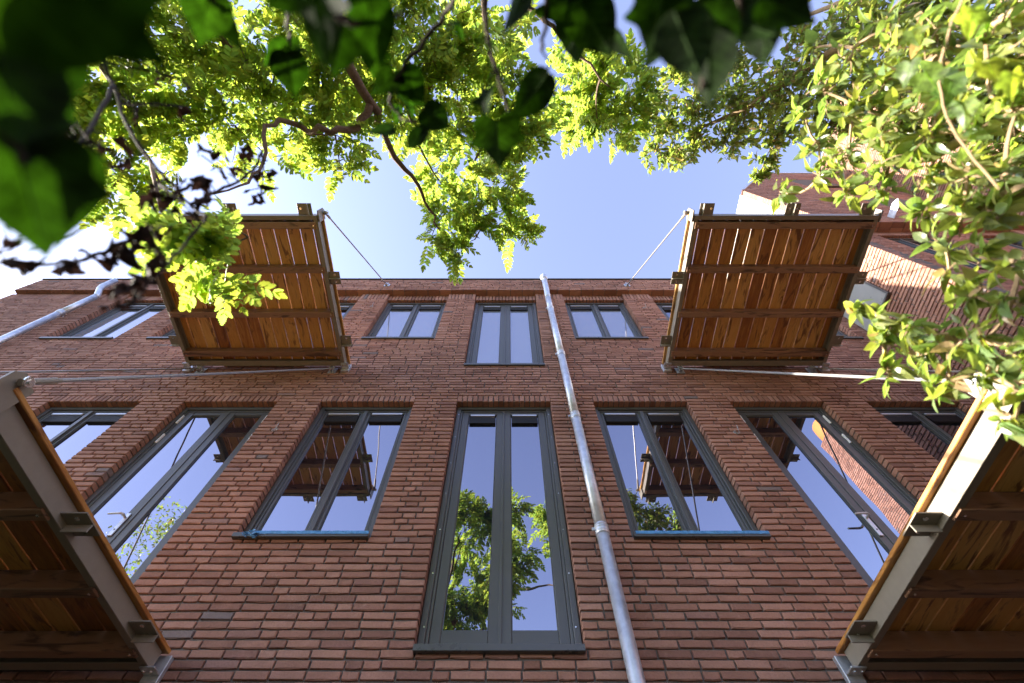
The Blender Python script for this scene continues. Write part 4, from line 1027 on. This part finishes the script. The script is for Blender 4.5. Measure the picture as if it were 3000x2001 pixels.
# ------------------------------------------------------------------ behind the viewer: what the panes mirror and what shades the yard
gw = thing('garden_wall', 'low brick garden wall across the yard behind the viewer', 'wall')
g = MB(); g.box(-16, 16, -7.3, -7.0, -1.6, 1.2); g.build('wall', M['brick'], gw)
g = MB(); g.box(-16.05, 16.05, -7.35, -6.95, 1.202, 1.28, .01); g.build('coping', M['panel'], gw)
hs_ = thing('rear_house', 'brick house with a tiled roof standing beyond the garden wall', 'house')
g = MB(); g.box(4.5, 15, -17, -9.5, -1.6, 6.6); g.build('wall', M['brick'], hs_)
g = MB(); g.add([(4.2,-9.2,6.5),(15.3,-9.2,6.5),(15.3,-13.2,9.6),(4.2,-13.2,9.6),(4.2,-17.3,6.5),(15.3,-17.3,6.5)], [(0,1,2,3),(3,2,5,4),(0,3,4),(1,5,2)])
g.build('roof', M['mortar'], hs_)
for xx in (6, 8.5, 11):
    g = MB(); g.box(xx, xx+1.1, -9.52, -9.46, 2.2, 4.0); w_ = g.build('window', M['frame'], hs_)
    g = MB(); g.box(xx+.08, xx+1.02, -9.455, -9.44, 2.28, 3.92); g.build('pane', M['glass'], w_)
rgY = random.Random(77)
def yard_tree(x, y, h, w, label, seed):
    rg = random.Random(seed)
    t = thing('yard_tree', label, 'tree')
    m = MB(); m.tube([(x,y,-1.6), (x+.05,y,.5), (x,y+.1,h*.55), (x+.1,y,h*.9)], [.14,.11,.08,.02], 8); m.build('trunk', M['bark'], t, True)
    mb = MB()
    for i in range(5200):
        a = rg.uniform(0, 6.283); q = rg.random(); z = h*.12+h*.88*q
        rr = w*math.sqrt(rg.random())*(.35+.65*math.sin(math.pi*min(1, q*.85+.15)))*(1+.25*math.sin(a*3+z*2))
        X = Vector((rg.gauss(0,1), rg.gauss(0,1), rg.gauss(0,.7)-.2)); Zv = Vector((rg.gauss(0,.6), rg.gauss(0,.6), 1))
        s = rg.uniform(.07, .13)
        vs, fs = protosS[i % 6].v, protosS[i % 6].f
        mb.add(xf([(v[0]*s, v[1]*s, v[2]*s) for v in vs], (x+rr*math.cos(a), y+rr*math.sin(a), z), X, Zv), fs)
    o = mb.build('foliage', M['shrub_leaf'], t); o['kind'] = 'stuff'
yard_tree(-10.6, -5.6, 10.6, 2.3, 'tall bushy yard tree before the garden wall, left of the viewer', 1)
yard_tree(-2.9, -6.2, 3.6, 1.5, 'small rounded yard tree before the garden wall behind the viewer', 2)
yard_tree(-7.4, -6.0, 8.6, 1.9, 'slender yard tree beside the taller one at the garden wall', 3)
ch = thing('chimney_stack', 'sunlit brick chimney stack with an orange clay rim mirrored in the right tall door', 'chimney')
cb = []
rgC = random.Random(3)
brick_run(Face((10.0, -1.8, 0), (0,-1,0), (-1,0,0)), 0, 1.6, course_line(20), course_line(167), [], rgC, out=cb)
brick_run(Face((12.0, -1.8, 0), (-1,0,0), (0,1,0)), 0.1, 1.9, course_line(20), course_line(167), [], rgC, out=cb)
merge_bricks(cb, 'brickwork', ch, rgC)
g = MB(); g.box(10.014, 12, -3.39, -1.814, -1.6, 11.45); g.build('mortar', M['mortar'], ch)
g = MB(); g.tube([(10.45,-2.95,11.45),(10.45,-2.95,11.5),(10.45,-2.95,12.1),(10.45,-2.95,12.15)], [.40,.44,.44,.36], 20); g.build('clay_rim', plain('orange_clay', (.62,.22,.05), .7), ch, True)
def low_shrub(x, y, w, d, h, label, seed):  # unseen shrubs, added to keep light off the lower balcony undersides
    rg = random.Random(seed); t = thing('unseen_shade_shrub', label, 'shrub')
    m = MB()
    for i in range(7): m.tube([(x+rg.uniform(-.2,.2), y+rg.uniform(-.2,.2), -1.6), (x+rg.uniform(-w,w)*.4, y+rg.uniform(-d,d)*.4, -1.5+h*.5), (x+rg.uniform(-w,w)*.8, y+rg.uniform(-d,d)*.8, -1.5+h*.85)], [.03,.02,.006], 6)
    o = m.build('stems', M['bark'], t); o['kind'] = 'stuff'
    mb = MB()
    for i in range(5000):
        a = rg.uniform(0, 6.283); rr = math.sqrt(rg.random()); q = rg.random()**.7
        k = math.sqrt(max(0, 1-(q*.95)**2.5))
        s = rg.uniform(.07, .12)
        vs, fs = protosS[i % 6].v, protosS[i % 6].f
        mb.add(xf([(v[0]*s, v[1]*s, v[2]*s) for v in vs], (x+w*rr*k*math.cos(a), y+d*rr*k*math.sin(a), -1.5+h*q), (rg.gauss(0,1), rg.gauss(0,1), rg.gauss(0,.5)), (rg.gauss(0,.6), rg.gauss(0,.6), 1)), fs)
    o = mb.build('foliage', M['shaded_ivy_leaf'], t); o['kind'] = 'stuff'
low_shrub(-3.9, -.7, 1.3, 1.0, 3.05, 'unseen tall dense shrub added left of the viewer to shade the lower balcony', 64)
low_shrub(-3.3, 1.5, 2.0, 1.4, 2.12, 'unseen dense shrub added beneath the lower left balcony to darken its underside', 61)
low_shrub(-3.4, 2.5, 1.7, .45, 2.72, 'unseen narrow shrub added against the facade to darken the lower left balcony underside', 63)
low_shrub(3.5, 1.6, 1.6, 1.2, 1.9, 'unseen dense shrub added beneath the lower right balcony to darken its underside', 62)
